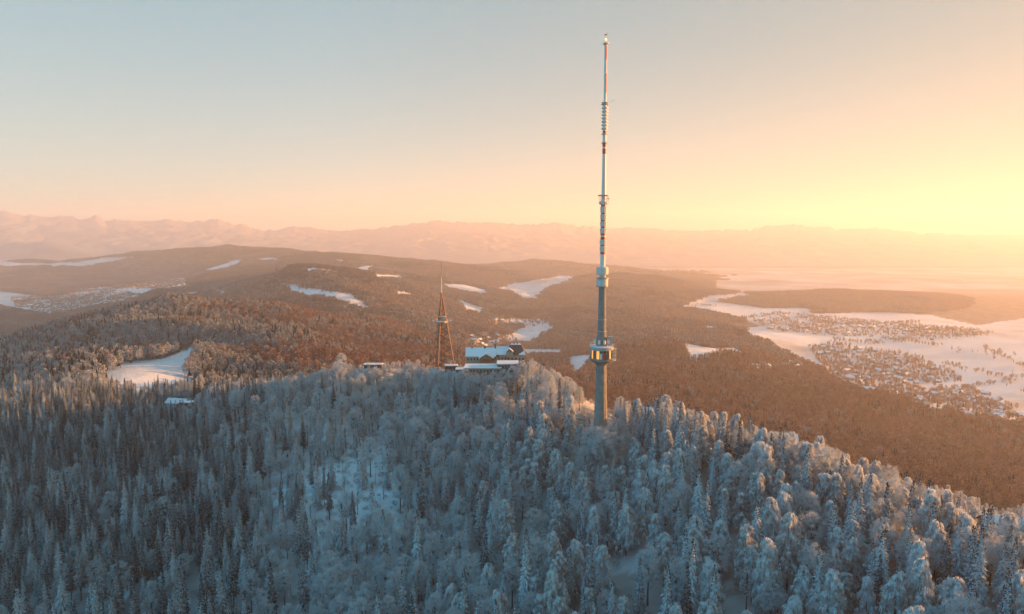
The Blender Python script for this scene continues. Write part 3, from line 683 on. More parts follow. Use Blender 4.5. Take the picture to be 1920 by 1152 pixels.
# a few trees that stand out in the photograph
HERO = [(1233,762,300,0,2,1.10),(1249,768,298,0,0,1.12),(1241,772,304,0,1,1.05),(1216,775,300,0,0,1.0),(1275,780,297,0,3,1.1),(1196,772,306,0,1,.95),(1305,790,290,0,0,.95),(640,716,500,2,0,1.15),
        (870,1105,205,0,0,1.15),(660,1150,215,0,2,1.0),(1535,1085,172,0,0,1.1),(1900,1150,150,0,3,1.1),(1120,960,262,0,0,1.05),(930,1125,192,0,4,1.05),(1080,1060,215,3,4,1.1),(1350,1010,205,3,2,1.1),(1680,1120,160,3,0,1.1),(1790,1130,155,3,4,1.05),(1490,1120,165,3,2,1.1),(960,1010,225,3,0,1.1)]
def fit_tree(px, y, top_py, kind, var):      # a tree whose top stands just under a given sight line
    p = at(px, 700, y); hh = (23, 20, 25, 18, 22)[var % 5] if kind == 0 else (20, 17, 21, 15, 18)[var % 5]
    return (px, 576 + F * math.tan(math.atan2(CZ - float(ground(p[0], y)), y) - PITCH), y, kind, var, max(.25, (CZ - dn(top_py) * y - float(ground(p[0], y))) / hh))
for px, y, tp, kd, vr in [(872,424,690,2,0),(882,418,700,2,1),(890,424,696,2,2),(899,417,703,2,3),(908,421,697,2,0),(918,416,702,2,4),(927,422,694,2,1),(936,415,704,2,2),(944,421,690,2,0),(953,417,699,2,3),(961,422,682,2,1),(970,418,692,2,2),(979,424,674,2,0),(988,420,684,2,4),(996,428,672,2,1),(866,428,694,2,3),(947,408,712,0,1),(903,408,716,0,0)]: HERO.append(fit_tree(px, y, tp, kd, vr))
for px, y, tp, kd, vr in [(1112,293,796,2,0),(1126,291,800,2,1),(1140,293,797,2,3),(1104,297,786,0,0),(1152,297,776,0,1),(1119,284,812,2,2),(1133,283,808,2,0)]: HERO.append(fit_tree(px, y, tp, kd, vr))
hx_, hy_ = np.array([ux(a, b_) * c_ for a, b_, c_, *_ in HERO]), np.array([float(h_[2]) for h_ in HERO]); hz_ = ground(hx_, hy_); hp_, hq_ = to_px(hx_, hy_, hz_)
kp = (((NX[:, None] - hx_) ** 2 + (NY[:, None] - hy_) ** 2).min(1) > 9)
NX, NY, NZ, NPX, NPY, NK, NROT, NSC, NV = [np.concatenate([a[kp], b_]) for a, b_ in ((NX, hx_), (NY, hy_), (NZ, hz_), (NPX, hp_), (NPY, hq_), (NK, np.array([h_[3] for h_ in HERO])), (NROT, rng.uniform(0, 6, len(HERO))), (NSC, np.array([h_[5] for h_ in HERO])), (NV, np.array([h_[4] for h_ in HERO])))]
_top = [[max(v.co.z for v in c_.vertices) for c_, t_ in P] for P in PROTO]; _rad = [2.6, 1.8, 3.6, 3.4, 1.8]
NH = np.array([_top[k][v] for k, v in zip(NK, NV)]); NR = np.array([_rad[k] for k in NK])
hw = NR * NSC / NY * 1280
lim = np.maximum(np.maximum(np.interp(NPX, LIM[:, 0], LIM[:, 1]), np.interp(NPX - hw, LIM[:, 0], LIM[:, 1])), np.interp(NPX + hw, LIM[:, 0], LIM[:, 1])) + rng.uniform(-9, 8, len(NX)) * np.where((NPX > 1090) & (NPX < 1160), .2, 1)
lim2_ = np.interp(NPX, [195, 205, 240, 262, 290, 300, 320, 345, 370, 384], [690, 705, 712, 728, 714, 704, 720, 706, 702, 690]) + rng.uniform(-7, 7, len(NX))
lim = np.where((NY > 553) & (NPX > 200) & (NPX < 380), lim2_, lim)
zlim = CZ - dn(lim) * NY
fit = (zlim - NZ) / (NH * NSC); fit[-len(HERO):] = 1
NSC = np.where(fit < 1, NSC * np.maximum(fit, 0), NSC); okh = (fit > .38) | (NSC * NH > 5)
okh &= NSC > .2
NX, NY, NZ, NPX, NPY, NK, NROT, NSC, NV = [a[okh] for a in (NX, NY, NZ, NPX, NPY, NK, NROT, NSC, NV)]

def sees_top(x, y, z):
    """whether the camera sees the upper part of a tree over the ground in front of it"""
    s = np.linspace(.3, .97, 14)[:, None]; tz = z + 15
    gx, gy = s * x, s * y; gz = ground(gx, gy) + 6; lz = CZ + (tz - CZ) * s
    return (lz > gz).all(0)
vis = (NPX > 5) & (NPX < 1915) & (NPY - 1280 / NY * 14 < 1140) & sees_top(NX, NY, NZ)
SPEC = {0: ('spruce_tree', 'spruce'), 1: ('dark_spruce_tree', 'spruce'), 2: ('beech_tree', 'beech'), 3: ('snow_laden_tree', 'tree'), 4: ('young_tree', 'young tree')}
LOOK = {0: 'snow laden spruce', 1: 'slim dark spruce', 2: 'round frosted beech', 3: 'drooping frosted tree', 4: 'thin frosted sapling'}
NEAR = {0: 'a snowy spruce', 1: 'a dark spruce', 2: 'a round beech', 3: 'a drooping white tree', 4: 'a thin young tree'}
def where_words(px, py, y):
    if y > 500 and px < 660: return 'in front of the snowy meadow' if px < 420 else 'left of the lookout tower'
    if y > 400 and 640 < px < 860: return 'below the lookout tower'
    if y > 400 and 860 <= px < 1010: return 'below the hilltop hotel'
    if 1010 <= px < 1115 and py < 860: return 'between hotel and tall tower'
    if 1115 <= px < 1180 and py < 900: return 'at the television tower foot'
    if px >= 1180 and py < 850: return 'right of the television tower'
    if px < 250: return 'in the lower left wood' if py > 950 else 'below the left ridge'
    if px < 480: return 'under the ridge restaurant' if py < 950 else 'left of the clearing'
    if px < 780: return 'beside the snowy clearing'
    if px < 1100: return 'in the bottom centre wood' if py > 960 else 'on the blue middle slope'
    if px < 1480: return 'below the television tower' if py < 1000 else 'at bottom right centre'
    return 'on the orange lit crest' if py < 1010 else 'in the lower right corner'
def size_word(h):
    return 'very tall' if h > 24 else 'tall' if h > 20 else 'middling' if h > 16 else 'short' if h > 12 else 'very short'
NH = np.array([_top[k][v] for k, v in zip(NK, NV)]) * NSC
NN = np.zeros(len(NX), int)
for s_ in range(0, len(NX), 500):
    d2_ = (NX[s_:s_+500, None] - NX[None]) ** 2 + (NY[s_:s_+500, None] - NY[None]) ** 2; d2_[np.arange(len(d2_)), np.arange(len(d2_)) + s_] = 1e9; NN[s_:s_+500] = d2_.argmin(1)
chosen = np.zeros(len(NX), bool)
for k in (0, 1, 2, 3, 4):
    i = np.where(vis & (NK == k))[0]; i = i[np.argsort(NY[i] / NSC[i])][: (295 if k != 4 else 250)]
    chosen[i] = True
    for j in i:
        cr, tr = PROTO[k][NV[j]]; nm, cat_ = SPEC[k]
        e = empty(nm, (NX[j], NY[j], NZ[j]), NROT[j]); s_ = NSC[j]; e.scale = (s_, s_, s_)
        wd = where_words(NPX[j], NPY[j], NY[j])
        q = NN[j]; sd_ = 'behind' if NY[j] - NY[q] > 2.2 else 'before' if NY[q] - NY[j] > 2.2 else 'beside'
        tag(e, '%s %s %s %s %s' % (size_word(NH[j]), LOOK[k], sd_, NEAR[int(NK[q])], wd), cat_, nm.replace('_', ' ') + 's ' + wd)
        for pn, me in (('trunk', tr), ('crown', cr)):
            o = bpy.data.objects.new(pn, me); COL.objects.link(o); o.parent = e
rest = ~chosen
mset = [('spruce', M['spruce']), ('dark', M['spruce_dark']), ('beech', M['frost']), ('laden', M['laden']), ('young', M['frost'])]
joined = []; offs = []
for k in range(5): offs.append(len(joined)); joined += proto_join('near_%s' % mset[k][0], PROTO[k], [mset[k][1], M['bark']])
# far beyond the near slope the same kinds stand browner and less frosted
x2, y2 = jgrid(500, 1950, -1.05, 1.05, 7.2, 21); z2 = ground(x2, y2)
px2, py2 = to_px(x2, y2, z2); k2 = ~field_mask(x2, y2, z2) & ~((y2 < 640)) & (z2 > CZ - 395)
k2 &= (village_mask(x2, y2, z2) < .1); k2 &= rng.random(len(x2)) < .9 + .3 * fbm(x2 / 50, y2 / 50, 2, 9)
x2, y2, z2, px2, py2 = [a[k2] for a in (x2, y2, z2, px2, py2)]
lowS = [low_spruce('mid_spruce', 20, 2.6, s, [M['spruce']]) for s in (1, 2)]
lowF = [low_broad('mid_frosted', 17, 3.8, s, [M['mid_frost_shade']], n=120, size=.8) for s in (3, 4)]
lowFF = [low_broad('mid_frosted', 17, 3.9, s, [M['frost']], n=170, size=.62) for s in (13, 14)] + [low_spruce('mid_spruce', 21, 2.8, 15, [M['spruce']], tiers=9, k=8)]
lowB = [low_broad('mid_brown', 18, 3.9, s, [M['brown']], n=120, size=.8) for s in (5, 6, 7)]
nb_ = fbm(x2 / 120, y2 / 120, 3, 400); left_shade = sstep(720, 300, px2) * sstep(1700, 1300, y2)  # more cool rimed trees on the left, standing in for shade there
r2 = np.clip(rng.random(len(x2)) * .7 + .15 + .55 * fbm(x2 / 70, y2 / 70, 3, 55), 0, .999); w2 = np.where(r2 < .66 + .14 * sstep(1000, 1200, px2) + nb_ * np.where(px2 < 1100, .6, .35) - .58 * left_shade, rng.integers(4, 7, len(x2)), np.where(r2 < .86 + .4 * nb_, rng.integers(2, 4, len(x2)), rng.integers(0, 2, len(x2))))
sc2 = rng.uniform(.65, 1.15, len(x2))
lim2 = np.interp(px2, [195, 205, 240, 262, 290, 300, 320, 345, 370, 384], [690, 712, 716, 720, 722, 722, 722, 720, 712, 690]) + rng.uniform(-8, 8, len(x2)); ft = (CZ - dn(lim2) * y2 - z2) / (20 * sc2); m_ = (y2 < 760) & (px2 > 195) & (px2 < 380)
sc2 = np.where(m_ & (ft < 1), sc2 * np.maximum(ft, 0), sc2); ok2 = sc2 > .2; x2, y2, z2, w2, sc2 = [a[ok2] for a in (x2, y2, z2, w2, sc2)]
allm = joined + [m_ for m_ in lowS + lowF + lowB + lowFF]
fr_ = rng.random(len(x2)) < sstep(420, 120, to_px(x2, y2, z2)[0]) * sstep(1700, 1100, y2) * (.75 + .5 * fbm(x2 / 90, y2 / 90, 2, 61))
w2 = np.where(fr_, rng.choice([7, 8, 9], len(x2)), w2)
nearw = np.array([offs[k] + v for k, v in zip(NK, NV)])[rest]
stuff_scatter('forest', allm, np.concatenate([np.stack([NX, NY, NZ], -1)[rest], np.stack([x2, y2, z2 - .3], -1)]),
              np.concatenate([NROT[rest], rng.uniform(0, 6.28, len(x2))]), np.concatenate([NSC[rest], sc2]),
              np.concatenate([nearw, len(joined) + w2]))
# the far woods, patches of many crowns
def patch(name, seed, mb_, mf, ms, n=15, half=17):
    r = random.Random(seed); parts = []
    pb = [low_broad('p', 17, 3.6, seed * 10 + s, [mb_], n=20, size=1.9, trunk=False) for s in range(3)]; ps_ = low_spruce('p', 20, 2.8, seed, [ms], tiers=3, k=5)
    g_ = int(math.sqrt(n)) + 1; stp = 2 * half / g_
    for a in range(g_):
        for b in range(g_):
            x = -half + stp * (a + .5) + r.uniform(-.4, .4) * stp; y = -half + stp * (b + .5) + r.uniform(-.4, .4) * stp
            t = r.random(); me, mi = (r.choice(pb), 0) if t < .72 else ((r.choice(pb), 1) if t < .84 else (ps_, 2))
            parts.append((me, (x, y, r.uniform(-2, 0)), r.uniform(0, 6), r.uniform(.7, 1.1), mi))
    return join_meshes(name, parts, [mb_, mf, ms])
patches = [patch('far_patch', 1, M['far_wood'], M['far_frost_shade'], M['far_spruce'], n=24), patch('far_patch', 2, M['far_wood'], M['far_wood'], M['far_spruce'], n=24),
           patch('far_patch', 3, M['far_frost_shade'], M['far_wood'], M['far_spruce'], n=24), patch('far_patch', 4, M['far_spruce'], M['far_wood'], M['far_spruce'], n=24)]
x3, y3 = jgrid(1900, 8200, -1.0, 1.0, 27, 33); z3 = ground(x3, y3)
k3 = ~field_mask(x3, y3, z3) & (village_mask(x3, y3, z3) < .1) & (z3 > 4)
k3 &= ~((x3 / y3 + .05 * fbm(x3 / 300, y3 / 300, 3, 15) > .30) & (z3 < CZ - 400)) & (rng.random(len(x3)) > sstep(5200, 8200, y3) * sstep(-.2, .1, x3 / y3))
x3, y3, z3 = x3[k3], y3[k3], z3[k3]
dzx = (ground(x3 + 12, y3) - z3) / 12; dzy = (ground(x3, y3 + 12) - z3) / 12
stuff_scatter('woods', patches, np.stack([x3, y3, z3 - 1.5 - 10 * np.hypot(dzx, dzy)], -1), rng.integers(0, 4, len(x3)) * 1.5708, rng.uniform(.9, 1.15, len(x3)), np.clip((1.5 + 3.6 * fbm(x3 / 260, y3 / 260, 4, 66) + 1.5 * sstep(-.08, -.35, x3 / y3) + rng.normal(0, .45, len(x3))).round(), 0, 3).astype(int))  # patches turn cooler to the left, shade put into their colour

# brush, saplings and snowy stones on the open slope
bx, by = jgrid(120, 560, -.95, .95, 2.6, 777); bz = ground(bx, by); bpx, bpy_ = to_px(bx, by, bz)
op = np.exp(-(((bpx - 640) / 190) ** 2 + ((bpy_ - 930) / 220) ** 2)); kb = (rng.random(len(bx)) < .16 + .34 * op * (vnoise(bx / 12, by / 12, 5) > .35)) & ~field_mask(bx, by, bz)
bx, by, bz = bx[kb], by[kb], bz[kb]
shr = [low_broad('shrub', 2.6, 1.3, 900 + i, [M['frost']], n=90, size=.2, trunk=False) for i in range(3)] + [low_broad('shrub', 2.0, 1.0, 910 + i, [M['frost']], n=60, size=.16, trunk=False) for i in range(2)]
pole = MB().bar((0, 0, -.5), (.5, .1, 9), .13, .05, n=5); pm_ = bpy.data.meshes.new('bare_pole'); pm_.from_pydata(pole.v, [], pole.f); pm_.materials.append(M['bark'])
log_ = MB().bar((-4, 0, .3), (4, .4, .5), .25, .12, n=6); lm_ = bpy.data.meshes.new('fallen_log'); lm_.from_pydata(log_.v, [], log_.f); lm_.materials.append(M['bark'])
wb = rng.choice(7, len(bx), p=[.25, .22, .2, .13, .12, .05, .03])
stuff_scatter('undergrowth', shr + [pm_, lm_], np.stack([bx, by, bz], -1), rng.uniform(0, 6.28, len(bx)), rng.uniform(.35, 1.3, len(bx)), wb)

# ------------------------------------------------------------------ the television tower
M['concrete'] = plain('concrete', (0.19, 0.19, 0.185), 0.85, vary=0.25, scale=0.35)
M['steel_white'] = plain('painted_steel', (0.62, 0.59, 0.56), 0.5, vary=0.08)
M['steel_grey'] = plain('grey_steel', (0.30, 0.32, 0.33), 0.5, vary=0.15)
M['red'] = plain('red_paint', (0.52, 0.055, 0.035), 0.5, vary=0.1)
M['dark_steel'] = plain('dark_steel', (0.10, 0.09, 0.085), 0.6)
M['lattice'] = plain('lattice_steel', (0.26, 0.125, 0.065), 0.6, vary=0.2)
M['lattice_dark'] = plain('stair_steel', (0.09, 0.08, 0.08), 0.7, vary=0.2)
M['snow'] = plain('snow', (0.74, 0.78, 0.82), 0.9, vary=0.05, scale=.6)
M['glass'] = plain('window_glass', (0.05, 0.045, 0.045), 0.12, vary=0.3)
M['glass'].node_tree.nodes['Principled BSDF'].inputs['Specular IOR Level'].default_value = 0.9
def glow(name, col, st):
    m = bpy.data.materials.new(name); m.use_nodes = True; b = m.node_tree.nodes['Principled BSDF']
    b.inputs['Emission Color'].default_value = (*col, 1); b.inputs['Emission Strength'].default_value = st; b.inputs['Base Color'].default_value = (*col, 1); return m
M['lamp'] = glow('warning_lamp', (1.0, .55, .18), .55)
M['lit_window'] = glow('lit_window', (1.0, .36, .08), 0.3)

TX, TY = TOWER_XY
TG = float(ground(TX, TY))
def zt(py): return CZ - dn(py) * TY - TG          # height above the tower's foot seen at this photo row
PXM = 1280.0 / (TY * CP)
def pw(p): return p / PXM / 2                     # a width in photo pixels as a radius in metres
def build_tower():
    t = empty('television_tower', (TX, TY, TG))
    tag(t, 'tall slim television tower with a glazed round pod and red and white mast', 'tower')
    # fluted concrete shaft
    sh = MB(); n = 16; prof = [(pw(28), -4), (pw(26.5), zt(790)), (pw(22.5), zt(740)), (pw(20), zt(690)), (pw(19.6), zt(683))]
    vs = []; fs = []
    for r, z in prof:
        for i in range(n * 2):
            a = math.pi * i / n; rr = r * (1.0 if i % 2 == 0 else 0.955); vs.append((rr * math.cos(a), rr * math.sin(a), z))
    m2 = n * 2
    for k in range(len(prof) - 1):
        for i in range(m2): fs.append((k*m2+i, k*m2+(i+1) % m2, (k+1)*m2+(i+1) % m2, (k+1)*m2+i))
    sh.add(vs, fs); sh.build('shaft', M['concrete'], t)
    for py in (770, 745, 718, 700): MB().lathe([(pw(25.4 - (790 - py) * .055), zt(py)), (pw(25.4 - (790 - py) * .055), zt(py) + .35)], 32).build('casting_joint', M['concrete'], t)
    # pod: sloping underside, floor ring, windows, roof
    MB().lathe([(pw(19.5), zt(685)), (pw(26), zt(681)), (pw(44), zt(676)), (pw(46), zt(674)), (pw(46), zt(671)), (pw(30), zt(671))], 32).build('pod_floor', M['concrete'], t)
    MB().lathe([(pw(31), zt(671)), (pw(31), zt(655.5))], 24).build('pod_core', M['dark_steel'], t)
    rf = MB().lathe([(pw(40), zt(655.5)), (pw(46), zt(655)), (pw(46), zt(651.5)), (pw(43), zt(650)), (pw(30), zt(649.5))], 32).build('pod_roof', M['steel_grey'], t)
    MB().lathe([(pw(42), zt(649.9) + .02), (pw(40), zt(649.9) + .25), (pw(26), zt(649.5) + .3)], 32).build('roof_snow', M['snow'], rf)
    nwin = 20; r0 = pw(41)
    for i in range(nwin):
        a0, a1 = 2 * math.pi * i / nwin + .035, 2 * math.pi * (i + 1) / nwin - .035
        pts = [(r0 * math.cos(a), r0 * math.sin(a)) for a in (a0, a1)]; q = [((r0 - .12) * math.cos(a), (r0 - .12) * math.sin(a)) for a in (a0, a1)]
        z0, z1 = zt(670.8), zt(656)
        wd = MB().add([(*pts[0], z0), (*pts[1], z0), (*pts[1], z1), (*pts[0], z1), (*q[0], z0), (*q[1], z0), (*q[1], z1), (*q[0], z1)],
                      [(0,1,2,3), (5,4,7,6), (0,4,5,1), (3,2,6,7), (1,5,6,2), (4,0,3,7)])
        mid_a = (a0 + a1) / 2
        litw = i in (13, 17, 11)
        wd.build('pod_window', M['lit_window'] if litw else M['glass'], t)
        am = 2 * math.pi * i / nwin
        MB().bar((pw(43) * math.cos(am), pw(43) * math.sin(am), zt(671)), (pw(43) * math.cos(am), pw(43) * math.sin(am), zt(655.5)), .13, n=4).build('window_post', M['steel_grey'], t)
    # coloured equipment behind the panes, red cabinet and pale cabinets
    for a, mt in ((-1.45, 'red'), (-1.75, 'steel_white'), (-2.3, 'lattice'), (-1.1, 'lattice')):
        cx, cy = pw(45) * math.cos(a), pw(45) * math.sin(a)
        MB().box(cx - .55, cx + .55, cy - .25, cy + .25, zt(670.5), zt(660)).build('equipment_cabinet', M[mt], t)
    # cage balcony bulging out on the right
    bal = MB(); bx, by = pw(46) * math.cos(-.25), pw(46) * math.sin(-.25)
    bal.lathe([(pw(24), zt(674)), (pw(24), zt(672.5))], 20, bx - 1.6, by)
    bl = bal.build('balcony_floor', M['steel_grey'], t)
    for i in range(14):
        a = -2.0 + 4.0 * i / 13 - .2; px_, py_ = bx - 1.6 + pw(23) * math.cos(a), by + pw(23) * math.sin(a)
        MB().bar((px_, py_, zt(674)), (px_, py_, zt(652)), .07, n=4).build('balcony_bar', M['steel_white'], bl)
    for z in (zt(665), zt(652), zt(658)):
        mb = MB()
        for i in range(12):
            a, b_ = -2.2 + 4.0 * i / 12, -2.2 + 4.0 * (i + 1) / 12
            mb.bar((bx - 1.6 + pw(23) * math.cos(a), by + pw(23) * math.sin(a), z), (bx - 1.6 + pw(23) * math.cos(b_), by + pw(23) * math.sin(b_), z), .08, n=4)
        mb.build('balcony_rail', M['steel_white'], bl)
    # machine room above the pod and the flare into the mast
    MB().lathe([(pw(21), zt(650)), (pw(21), zt(636)), (pw(20), zt(633)), (pw(17), zt(628)), (pw(15.6), zt(622)), (pw(15), zt(610)), (pw(14), zt(560)), (pw(13.4), zt(523))], 28).build('upper_shaft', M['concrete'], t, True)
    MB().box(pw(24), pw(24) + 1.9, -1.6, .6, zt(650), zt(631)).build('roof_cabin', M['steel_grey'], t)
    for z_, rr in ((zt(649), 45), (zt(645), 45)): MB().ring(pw(rr), z_, .06, 28).build('roof_railing', M['steel_white'], t)
    for i in range(18):
        a = 2 * math.pi * i / 18; MB().bar((pw(45) * math.cos(a), pw(45) * math.sin(a), zt(651)), (pw(45) * math.cos(a), pw(45) * math.sin(a), zt(645)), .06, n=4).build('railing_post', M['steel_white'], t)
    for i in range(8):
        a = 2 * math.pi * i / 8 + .3; MB().lathe([(.55, zt(644)), (.62, zt(641)), (.5, zt(637))], 10, pw(27) * math.cos(a), pw(27) * math.sin(a)).build('dish_antenna', M['steel_white'], t)
    # rings where the mast leaves the shaft
    for y0, y1, wd, mt in ((523, 521, 24, 'steel_grey'), (538, 536, 22, 'steel_grey'), (600, 598.5, 17.5, 'steel_grey'), (622, 620.5, 18, 'steel_grey')):
        MB().lathe([(pw(wd), zt(y0)), (pw(wd), zt(y1))], 24).build('ring_platform', M[mt], t)
    MB().lathe([(pw(20), zt(537)), (pw(21.5), zt(534)), (pw(21.5), zt(526)), (pw(19), zt(523))], 24).build('antenna_drum', M['steel_white'], t)
    MB().lathe([(pw(21), zt(515)), (pw(22), zt(513)), (pw(22), zt(503)), (pw(20), zt(501))], 24).build('antenna_drum', M['steel_white'], t)
    for i in range(10):
        a = 2 * math.pi * i / 10; MB().bar((pw(23.5) * math.cos(a), pw(23.5) * math.sin(a), zt(540)), (pw(23.5) * math.cos(a), pw(23.5) * math.sin(a), zt(519)), .07, n=4).build('rod_antenna', M['steel_grey'], t)
        MB().bar((pw(23) * math.cos(a), pw(23) * math.sin(a), zt(516)), (pw(23) * math.cos(a), pw(23) * math.sin(a), zt(500)), .06, n=4).build('rod_antenna', M['steel_grey'], t)
    # mast tube, stepping in
    MB().lathe([(pw(12), zt(523)), (pw(11.5), zt(501)), (pw(9.6), zt(500)), (pw(9.0), zt(385)), (pw(8.4), zt(366)), (pw(7.6), zt(333)), (pw(6.8), zt(290)), (pw(6.4), zt(196)), (pw(5.2), zt(193)), (pw(5.0), zt(82))], 18).build('mast', M['steel_white'], t, True)
    # antenna bays, white panels with red bands between
    for y0, y1 in ((388, 399), (402, 413), (416, 425), (428, 438), (450, 459), (462, 473)):
        for i in range(8):
            a = 2 * math.pi * (i + .5) / 8; cx, cy = pw(10.4) * math.cos(a), pw(10.4) * math.sin(a); d = Vector((math.cos(a), math.sin(a), 0)); s_ = Vector((-math.sin(a), math.cos(a), 0)) * .36
            c0 = Vector((cx, cy, 0)); vs = []
            for z in (zt(y1), zt(y0)):
                for k in (c0 - s_ - d * .15, c0 + s_ - d * .15, c0 + s_ + d * .15, c0 - s_ + d * .15): vs.append((k.x, k.y, z))
            MB().add(vs, [(0,3,2,1), (4,5,6,7), (0,1,5,4), (1,2,6,5), (2,3,7,6), (3,0,4,7)]).build('antenna_panel', M['steel_white'], t)
    for y0, y1 in ((385, 387.6), (399.4, 401.6), (413.4, 415.6), (425.4, 427.6), (438.4, 441.5), (445, 449.6), (459.4, 461.6), (473.4, 477)):
        MB().lathe([(pw(10.2), zt(y1)), (pw(10.2), zt(y0))], 20).build('red_band', M['red'], t)
    for y0 in (443.3, 415, 480, 477.5): MB().ring(pw(13), zt(y0), .07, 20).build('service_ring', M['steel_white'], t)
    for py in (392, 404, 418, 431, 455, 466, 480):
        for sgn in (1, -1): MB().bar((sgn * pw(9), 0, zt(py)), (sgn * pw(13.5), -.3, zt(py)), .06, n=4).build('step_bracket', M['red'], t)
    # platform at mid mast
    MB().lathe([(pw(22), zt(367.5)), (pw(22), zt(366))], 24).build('ring_platform', M['steel_grey'], t)
    MB().lathe([(pw(15), zt(384)), (pw(16.5), zt(382)), (pw(16.5), zt(378))], 20).build('ring_platform', M['steel_white'], t)
    for i in range(8):
        a = 2 * math.pi * i / 8; MB().bar((pw(17) * math.cos(a), pw(17) * math.sin(a), zt(384)), (pw(18) * math.cos(a), pw(18) * math.sin(a), zt(367)), .08, n=4).build('strut', M['steel_grey'], t)
    MB().lathe([(.1, 0), (.55, .15), (.6, .4)], 12, pw(19), 0).build('dish_antenna', M['steel_white'], t).location.z = zt(374)
    # red marks, scalloped bays and crown of the mast
    for y0, y1 in ((268, 276), (279, 289), (246, 250)): MB().lathe([(pw(7.4), zt(y1)), (pw(7.4), zt(y0))], 18).build('red_band', M['red'], t)
    for py, wd in ((269, 13), (252.5, 12), (197, 14), (194, 12), (83, 10)):
        MB().lathe([(pw(wd), zt(py)), (pw(wd), zt(py - 1))], 20).build('ring_platform', M['steel_grey'], t)
    for wd, py in ((14.5, 193), (13.5, 266), (10.5, 81.5)): MB().ring(pw(wd), zt(py), .06, 16).build('service_ring', M['steel_white'], t)
    for k in range(7):
        py = 203 + k * 6.4; MB().lathe([(pw(8), zt(py + 2.3)), (pw(12), zt(py + 1.2)), (pw(12), zt(py - 1.2)), (pw(8), zt(py - 2.3))], 16).build('antenna_bay', M['steel_white'], t)
    for y0, y1 in ((87, 112), (138, 175)):   # red covers on the sunward side of the top tube
        mb = MB(); vs = []; k = 7
        for z in (zt(y1), zt(y0)):
            for i in range(k): a = -1.35 + 2.0 * i / (k - 1); vs.append((pw(5.9) * math.cos(a), pw(5.9) * math.sin(a), z))
        for z in (zt(y1), zt(y0)):
            for i in range(k): a = -1.35 + 2.0 * i / (k - 1); vs.append((pw(4.9) * math.cos(a), pw(4.9) * math.sin(a), z))
        fs = [(i, i+1, k+i+1, k+i) for i in range(k-1)] + [(2*k+i+1, 2*k+i, 3*k+i, 3*k+i+1) for i in range(k-1)] + [(0, k, 3*k, 2*k), (k-1, 3*k-1, 4*k-1, 2*k-1)]
        mb.add(vs, fs).build('red_cover', M['red'], t)
    arm = MB(); arm.bar((pw(5), 0, zt(196)), (pw(5) + 2.9, -.4, zt(189.5)), .07, n=4); arm.bar((pw(5) + 2.9, -.4, zt(192)), (pw(5) + 2.9, -.4, zt(185)), .12, n=5); arm.build('side_antenna', M['steel_white'], t)
    MB().bar((0, 0, zt(82)), (0, 0, zt(65)), .16, .08).build('top_rod', M['steel_grey'], t)
    MB().lathe([(.2, zt(76.5)), (.38, zt(75.5)), (.38, zt(73)), (.2, zt(72))], 12).build('warning_lamp', M['lamp'], t)
    MB().lathe([(.7, zt(65.6)), (.7, zt(65))], 12).build('top_disc', M['red'], t)
    # cable ladder on the sunny side of the shaft
    mb = MB()
    for s_ in (-.2, .2): mb.bar((pw(15.5), s_ - 1, zt(633)), (pw(13), s_ - .8, zt(525)), .05, n=4)
    mb.build('cable_ladder', M['steel_white'], t)
build_tower()

